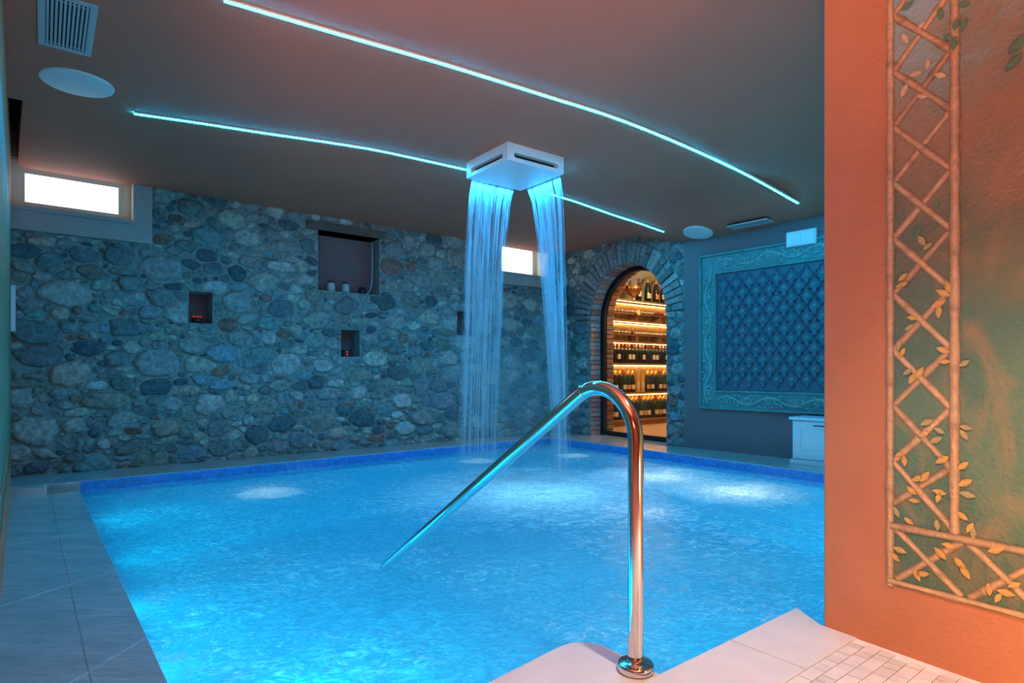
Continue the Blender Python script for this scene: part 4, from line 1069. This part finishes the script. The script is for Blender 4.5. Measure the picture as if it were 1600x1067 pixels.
for k in range(7):
    q_ = k*2*PI/7; mbp = MB(); mbp.lathe([(0,0),(.014,.012),(.012,.03),(0,.042)], 8, (.04*math.cos(q_), .04*math.sin(q_), .05)); mbp.build('petal', M['candle'], rt, smooth=True)
MB().lathe([(0,.02),(.03,.02),(.03,.055),(0,.062)], 14).build('candle', M['ember'], rt, smooth=True)
u = STONE.px(543.5, 552)[0]; rt = empty('lantern', on(u, niche_b[2]+.002, -.07), 'small dark lantern with two red dots in the right small niche', 'lantern', rz=STONE.rz())
MB().box(-.05,.05,-.04,.04,0,.085).build('body', M['black'], rt, bevel=.005)
for z_ in (.025,.06): MB().lathe([(0,-.008),(.010,-.004),(.010,.004),(0,.008)], 10, (.004,-.042,z_)).build('indicator', M['ember'], rt, smooth=True)

# ---------------------------------------------------------------- wine cellar shelf and bottles
SH = Plane((1.815, 11.05), (.781, .6247), (.6247, -.781)); SHL = 2.15; SD = .34
SH.p0 = np.array(SH.at(0,0,0)[:2])
rt = empty('wine_shelf', (*SH.p0, 0), 'tall wooden wine shelf unit with warm light strips behind the glass door', 'shelf', rz=SH.rz())
LV = [.12, .625, 1.172, 1.583, 1.978, 2.365]
MB().box(-.035, 0, 0, SD, 0, 2.365).build('side_panel', M['wood'], rt); MB().box(SHL, SHL+.035, 0, SD, 0, 2.365).build('side_panel', M['wood'], rt)
MB().box(-.035, SHL+.035, SD, SD+.02, 0, 2.365).build('back_panel', M['cellarwall'], rt)
MB().box(0, SHL, .03, .06, 0, .09).build('plinth', M['wood'], rt)
for i, z_ in enumerate(LV):
    s_ = MB().box(-.035, SHL+.035, -.0, SD, z_-.035, z_).build('shelf_board', M['wood'], rt, bevel=.002, seg=1)
    if i > 0:
        MB().box(0, SHL, .008, .022, z_-.043, z_-.036).build('light_strip', M['warm'], s_)
    MB().box(0, SHL, SD-.03, SD-.015, z_-.043 if i else z_+.0, z_-.036 if i else z_+.008).build('light_strip', M['warm'], s_)
def copy_tree(o_, loc, label):
    r_ = o_.copy(); COL.objects.link(r_); r_.location = loc; r_['label'] = label
    for ch in list(o_.children):
        c_ = ch.copy(); COL.objects.link(c_); c_.parent = r_
    return r_
def bottle(name, kind, label, group, loc, lm, fm, gm, rz_):
    r_ = empty(name, loc, label, 'bottle', group, rz=rz_)
    if kind == 'bordeaux': pr = [(0,0),(.037,0),(.040,.006),(.040,.205),(.034,.235),(.018,.262),(.0155,.275),(.0155,.315),(.0165,.318),(.0165,.330),(0,.330)]; ly = (.07,.15); ny = .262
    else: pr = [(0,0),(.042,0),(.047,.008),(.047,.15),(.040,.20),(.026,.25),(.018,.285),(.0165,.305),(.019,.312),(.019,.322),(0,.330)]; ly = (.05,.115); ny = .24
    MB().lathe(pr, 14).build('body', gm, r_, smooth=True)
    rb = pr[3][0]+.0012; m_ = MB(); n_ = 9; vv_ = []
    for k in range(n_+1):
        q_ = -PI*.5+(k/n_-.5)*PI*.62; vv_ += [(rb*math.cos(q_), rb*math.sin(q_), ly[0]), (rb*math.cos(q_), rb*math.sin(q_), ly[1])]
    m_.add(vv_, [(2*k, 2*k+2, 2*k+3, 2*k+1) for k in range(n_)]); m_.build('label', lm, r_)
    rn = .0185 if kind == 'bordeaux' else .0225
    MB().lathe([(rn*1.12,ny),(rn,ny+.03),(rn,.333),(0,.335)], 12).build('capsule', fm, r_, smooth=True)
    return r_
rzs = SH.rz()
def spot(u, z, back): p = SH.at(u, z, -back); return (p[0], p[1], z+.001)
lms = [M['label'], M['labelr'], M['labelo']]
protos = {}
order_w = ['leftmost']
def row(kind, z, u0, du, n_, back, group, where, scale=1.0, seq=None):
    for k in range(n_):
        lm, fm, gm, desc = seq[k % len(seq)]; key = (kind, id(lm), id(fm), id(gm), z)
        lab = f"{desc}, {ORD[k]} {where}"
        loc = spot(u0+k*du, z, back)
        if key in protos: b_ = copy_tree(protos[key], loc, lab); b_['group'] = group
        else: b_ = bottle('wine_bottle' if kind == 'bordeaux' else 'champagne_bottle', kind, lab, group, loc, lm, fm, gm, rzs); protos[key] = b_
        b_.scale = (scale, scale, scale)
ORD = ['first','second','third','fourth','fifth','sixth','seventh','eighth','ninth','tenth','eleventh','twelfth','thirteenth','fourteenth','fifteenth','sixteenth','seventeenth','eighteenth','nineteenth','twentieth']
b0, g0 = M['bottle'], M['bottleg']
row('bordeaux', LV[2], .07, .102, 20, .09, 'wine bottles on the crowded middle shelf', 'from left, middle shelf front row', 1.12,
    [(M['bottle'],M['foils'],b0,'dark unlabelled wine bottle'),(M['bottle'],M['foils'],b0,'dark unlabelled wine bottle'),(M['label'],M['foils'],b0,'dark wine bottle with cream label'),(M['bottle'],M['foilr'],b0,'dark wine bottle with red capsule'),
     (M['bottle'],M['foilr'],b0,'dark wine bottle with red capsule'),(M['label'],M['foil'],b0,'dark wine bottle with gold capsule'),(M['label'],M['foilr'],b0,'dark cream-labelled wine bottle with red capsule')])
row('bordeaux', LV[2], .07, .102, 20, .21, 'wine bottles on the crowded middle shelf', 'from left, middle shelf back row', 1.12,
    [(M['label'],M['foil'],b0,'dark wine bottle'),(M['bottle'],M['foilr'],b0,'dark wine bottle with red capsule')])
champ = [(M['labelo'],M['foil'],g0,'green sparkling wine bottle with orange label'),(M['label'],M['foil'],b0,'dark sparkling wine bottle with cream label'),(M['bottle'],M['foil'],b0,'dark sparkling wine bottle with gold foil'),(M['label'],M['foilr'],g0,'green sparkling wine bottle with red foil')]
row('champagne', LV[1], .08, .12, 6, .10, 'sparkling wine bottles below the middle shelf', 'from left below the middle shelf', 1.25, champ)
row('champagne', LV[1], 1.13, .125, 8, .10, 'sparkling wine bottles right of the gilt carton', 'right of the gilt cartons', 1.25, champ)
row('champagne', LV[0], .08, .118, 17, .10, 'sparkling wine bottles on the lowest shelf', 'from left on lowest shelf', 1.3, champ)
for k, (u, h_) in enumerate(((.83,.40),(.97,.36))):
    p = spot(u, LV[1], .12); rr = empty('bottle_carton', p, ['tall gilt bottle carton under the round wooden tag', 'shorter gilt bottle carton right of the tall carton'][k], 'carton', 'gilt bottle cartons', rz=rzs)
    MB().box(-.05,.05,-.05,.05,0,h_).build('box', M['gold'], rr, bevel=.003, seg=1); MB().box(-.03,.03,-.0515,-.05,.08,.2).build('label', M['label'], rr)
# top of the unit: bottles, copper bucket, glasses
for k, (u, sc_, lm, fm, lab) in enumerate(((SH.px(998,450,-.10)[0],1.30,M['label'],M['foilr'],'slim dark bottle with red capsule on top of the shelf unit'),(SH.px(1012,450,-.10)[0],1.45,M['label'],M['foil'],'broad dark magnum bottle with striped label on the shelf top'),
        (SH.px(1025,450,-.10)[0],1.42,M['labelo'],M['foil'],'broad dark magnum bottle with round orange label on the shelf top'),(SH.px(1035,450,-.10)[0],1.2,M['label'],M['foils'],'small dark bottle with cream label at the right of the shelf top'))):
    bottle('magnum_bottle', 'bordeaux' if k in (0,3) else 'champagne', lab, 'bottles on top of the shelf unit', spot(u, LV[5], .10), lm, fm, b0, rzs).scale = (sc_,)*3
for k, (u, bk) in enumerate(((.36,.17),(SH.px(989,450,-.05)[0],.04))):
    rr = empty('copper_bucket', spot(u, LV[5], bk), ['polished copper wine bucket at the left end of the shelf top','polished copper bowl beside the slim bottle on the shelf top'][k], 'bucket', 'copper buckets on the shelf top')
    MB().lathe([(0,0),(.05,0),(.055,.01),(.02,.03),(.03,.06),(.12,.12),(.15,.20),(.155,.26),(.148,.26),(.14,.2),(.10,.13),(0,.09)], 24).build('bowl', M['copper'], rr, smooth=True)
    MB().lathe([(.153,.252),(.162,.258),(.162,.266),(.150,.266)], 24).build('rim', M['copper'], rr, smooth=True)
# lying bottles on scalloped racks
def lying(z, n_, group, where, caps):
    rk = empty('bottle_rack', SH.at(0, z, -.02), f'scalloped wooden bottle rack {where}', 'rack', 'bottle racks', rz=rzs)
    m_ = MB(); zz = .17
    m_.box(.01, SHL-.01, .0, .02, zz-.055, zz-.028)
    for xx in (.01, .72, 1.43, SHL-.03): m_.box(xx, xx+.02, .0, .22, 0, zz-.028)
    m_.box(.01, SHL-.01, .20, .22, zz-.04, zz-.01); m_.build('rack_rail', M['wood'], rk)
    first = None
    for k in range(n_):
        cap, desc = caps[k % len(caps)]; lab = f'{desc}, {ORD[k]} from the left {where}'
        p = SH.at(.07+k*.098, z+zz+.012, -.30)
        if first is None:
            b_ = bottle('lying_bottle', 'bordeaux', lab, group, p, M['label'], cap, b0, 0); first = b_
            q_ = Vector((SH.n[0], SH.n[1], -.06)).to_track_quat('Z', 'Y'); b_.rotation_mode = 'QUATERNION'; b_.rotation_quaternion = q_
        else:
            b_ = copy_tree(first, p, lab)
            for ch in b_.children:
                if ch.name.startswith('capsule') and cap is not caps[0][0]:
                    me_ = ch.data.copy(); me_.materials.clear(); me_.materials.append(cap); ch.data = me_
lying(LV[4], 20, 'bottles lying in the upper rack', 'in the upper rack', [(M['foils'],'lying bottle with silver capsule')]*12+[(M['foilr'],'lying bottle with red capsule')]*3)
lying(LV[3], 20, 'bottles lying in the lower rack', 'in the lower rack', [(M['foils'],'lying bottle with silver capsule')]*5+[(M['foilr'],'lying bottle with red capsule')]+[(M['label'],'lying bottle with cream capsule')]*9)
for k, (x, y, nm) in enumerate(((997,488,'upper'),(997,578,'lower'))):
    u, z = SH.px(x, y, .02); r_ = .055
    vv = MB().lathe([(0,-.006),(r_,-.006),(r_,.006),(0,.006)], 24)
    o_ = vv.build('round_tag', M['tag']); o_.location = SH.at(u, z, .03); o_.rotation_euler = Vector((SH.n[0],SH.n[1],0)).to_track_quat('Z','Y').to_euler()
    tag(o_, f'{nm} round wooden tag hanging on the wine shelf', 'tag', 'round tags on the wine shelf')
lamp('added_cellar_fill', 'POINT', AP(1.3, 1.5, 2.75), 95, (1,.72,.40), .1)  # unseen fill added to raise the golden brightness of the cellar

# ---------------------------------------------------------------- painted murals
def mural_mat(name, tint=(1,1,1)):
    m, nt, N_, L_, out_ = shader(name); global N, L, tc
    N, L = N_, L_; tc = N.new('ShaderNodeTexCoord'); sx = N.new('ShaderNodeSeparateXYZ'); L.new(tc.outputs['Object'], sx.inputs[0])
    n1 = noise(2.2, 5, (1,1,1), .6, .6); n2 = noise(6, 6, (1,1,.6), 1.0, .6); n3 = noise(1.3, 3)
    h = mrange(sx.outputs[2], .25, 2.45, 0, 1)
    f_ = math_('ADD', math_('ADD', math_('MULTIPLY', h, .82), math_('MULTIPLY', math_('SUBTRACT', n1, .5), .55)), .06)
    cr_ = N.new('ShaderNodeValToRGB'); E = cr_.color_ramp.elements
    stops = [(0,(.13,.17,.09)),(.14,(.10,.19,.12)),(.28,(.14,.25,.15)),(.40,(.11,.20,.13)),(.52,(.20,.20,.11)),(.62,(.38,.24,.13)),(.70,(.30,.30,.20)),(.80,(.32,.46,.42)),(.90,(.28,.48,.52)),(1,(.75,.48,.24))]
    E[0].position, E[0].color = stops[0][0], (*stops[0][1],1); E[1].position, E[1].color = 1, (*stops[-1][1],1)
    for p, c in stops[1:-1]: e_ = E.new(p); e_.color = (*c,1)
    L.new(f_, cr_.inputs[0])
    mx = N.new('ShaderNodeMix'); mx.data_type = 'RGBA'; L.new(mrange(n2, .5, .72, 0, .5), mx.inputs[0]); L.new(cr_.outputs[0], mx.inputs[6]); mx.inputs[7].default_value = (.50,.27,.12,1)
    b_ = N.new('ShaderNodeBsdfPrincipled'); b_.inputs['Roughness'].default_value = .55; L.new(mx.outputs[2], b_.inputs['Base Color'])
    bp_ = N.new('ShaderNodeBump'); bp_.inputs['Strength'].default_value = .5; bp_.inputs['Distance'].default_value = .01; L.new(noise(70,3), bp_.inputs['Height']); L.new(bp_.outputs[0], b_.inputs['Normal'])
    L.new(b_.outputs[0], out_.inputs[0]); return m
M['mural'] = mural_mat('mural_paint')
def mural(plane, u0, u1, z0, z1, label, leaves):
    rt_ = empty('mural', plane.at(u0, z0, 0), label, 'mural'); inv_ = Matrix.Translation(rt_.location).inverted()
    def part(mb_, nm, mm, **k_):
        o_ = mb_.build(nm, mm, rt_, **k_); o_.matrix_parent_inverse = inv_; return o_
    m_ = MB(); plane.box(m_, u0, u1, z0, z1, .0004, .0020); part(m_, 'painted_ground', M['mural'])
    def pole(a_, b_, w_, off=.003, nodes=True):
        (ua_, za_), (ub_, zb_) = a_, b_; L__ = math.hypot(ub_-ua_, zb_-za_); du, dz = (ub_-ua_)/L__, (zb_-za_)/L__; nu_, nz_ = -dz, du
        ns = max(3, int(L__/.02)); vv, cc, ff_ = [], [], []
        base = np.array((.58,.36,.18))*rng.uniform(.85,1.12)
        nodep = rng.uniform(.1,.25); prf = [(-.5,.42),(-.30,.85),(-.05,1.25),(.2,1.0),(.42,.62),(.5,.40)]
        for i in range(ns+1):
            t = i/ns*L__; nd = abs((t+nodep) % .19-.095) > .088 if nodes else False
            wob = 1+.10*math.sin(t*31+nodep*40)+(.22 if nd else 0)
            for (s_, sh) in prf:
                vv.append(plane.at(ua_+du*t+nu_*s_*w_*wob, za_+dz*t+nz_*s_*w_*wob, off)); c_ = base*sh*(.72 if nd else 1)*rng.uniform(.93,1.07); cc.append(tuple(c_))
        q6 = len(prf)
        for i in range(ns):
            for k in range(q6-1): ff_.append((i*q6+k, i*q6+k+1, (i+1)*q6+k+1, (i+1)*q6+k))
        mm_ = MB(); mm_.v, mm_.f, mm_.c = vv, ff_, cc; part(mm_, 'bamboo_pole', M['bamboo'])
    cw_ = .198; up0 = u0+.008; up1 = up0+cw_
    zb0, zb1 = z0+.012, z0+.012+cw_
    zc = zb1+.03
    first = True
    while zc < z1-.05:
        hi = zc+cw_
        pole((up0+.01, zc+(0 if not first else .05)), (up1-.01, min(hi,z1)+.0), .024, .0026); pole((up0+.01, min(hi,z1)), (up1-.01, zc+.0), .023, .0030)
        zc += cw_; first = False
    uc = up0+.02
    while uc < u1-.05:
        pole((uc, zb0+.01), (uc+cw_, zb1-.01), .024, .0026); pole((uc, zb1-.01), (uc+cw_, zb0+.01), .023, .0030); uc += cw_+.02
    pole((up0, zb0-.02), (up0, z1), .026, .0036); pole((up1, zb1-.01), (up1, z1), .030, .0040)
    pole((up0, zb1), (u1, zb1), .026, .0044); pole((u0-.0, zb0), (u1, zb0), .020, .0040, False)
    m_ = MB()
    for (u, z, ang, L__, c) in leaves:
        c_, s_ = math.cos(ang), math.sin(ang); vv = []
        for t, w_ in ((0,0),(.2,.6),(.45,1),(.7,.8),(.88,.4),(1,0)):
            for sg in (-1,0,1): a_, b_ = t*L__, sg*w_*L__*.24; vv.append(plane.at(u+a_*c_-b_*s_, z+a_*s_+b_*c_, .005))
        k0 = len(m_.v); m_.v += vv; m_.c += [tuple(np.array(c)*f_) for _ in range(6) for f_ in (.85,1.25,1.0)]
        for i in range(5):
            for k in range(2): m_.f.append((k0+3*i+k, k0+3*i+k+1, k0+3*i+4+k, k0+3*i+3+k))
    part(m_, 'painted_leaves', M['leaf'])['kind'] = 'stuff'
z7 = [(328,85),(278,125),(350,207),(310,238),(390,243),(275,292),(332,310),(270,890),(265,915),(290,1050),(385,1000),(415,920),(330,772),(350,790),(300,1020),(400,940),(385,975)]
z7g = [(440,80),(415,120),(435,140),(465,15),(320,745),(285,20),(390,45),(465,78),(640,140),(625,200),(380,655)]
z8 = [(235,75),(247,95),(262,152),(275,172),(297,155),(366,88),(370,122),(428,127),(433,315),(427,337),(240,393),(252,413),(425,428),(430,478),(437,512),(290,465),(312,460),(273,500),(281,530),(355,505),(352,522),(363,410),(318,300),(355,325),(310,335),(345,352),(422,575),(445,610),(455,628),(348,602),(265,590),(228,563),(238,675),(224,695),(357,685),(288,748),(306,745),(382,662),(575,778),(527,815),(550,800),(500,790),(415,715),(430,740),(520,675)]
LV_ = []
for lst, f_, y0, cs in ((z7, 2.053, 0, 0), (z7g, 2.053, 0, 1), (z8, 1.881, 500, 0)):
    for x, y in lst:
        u, z = MURAL.px(1280+x/f_, y0+y/f_); col = (.62,.36,.10) if not cs else (.12,.24,.13)
        if not cs and rng.random() < .25: col = (.42,.34,.14)
        if not cs and y0 == 0 and y < 400: col = (.62,.46,.24)
        ang = rng.choice([-.5,.5,2.4,3.6,-1.2,1.3])+rng.normal(0,.3); LL = rng.uniform(.035,.05)*(1.6 if x > 600 else 1)
        LV_.append((u-math.cos(ang)*LL/2, z-math.sin(ang)*LL/2, ang, LL, col))
mu0, mz0 = MURAL.px(1388, 911)
mural(MURAL, mu0, 3.2, mz0, 2.52, 'painted garden mural with bamboo lattice border on the orange wall', LV_)
LVl = [(rng.uniform(.5,6), rng.uniform(.3,2.3), rng.uniform(0,6.28), .05, (.2,.3,.15)) for _ in range(60)]
mural(LEFT, .35, 5.9, .225-.0, 2.38, 'bluish painted mural seen edge-on along the left wall', LVl)
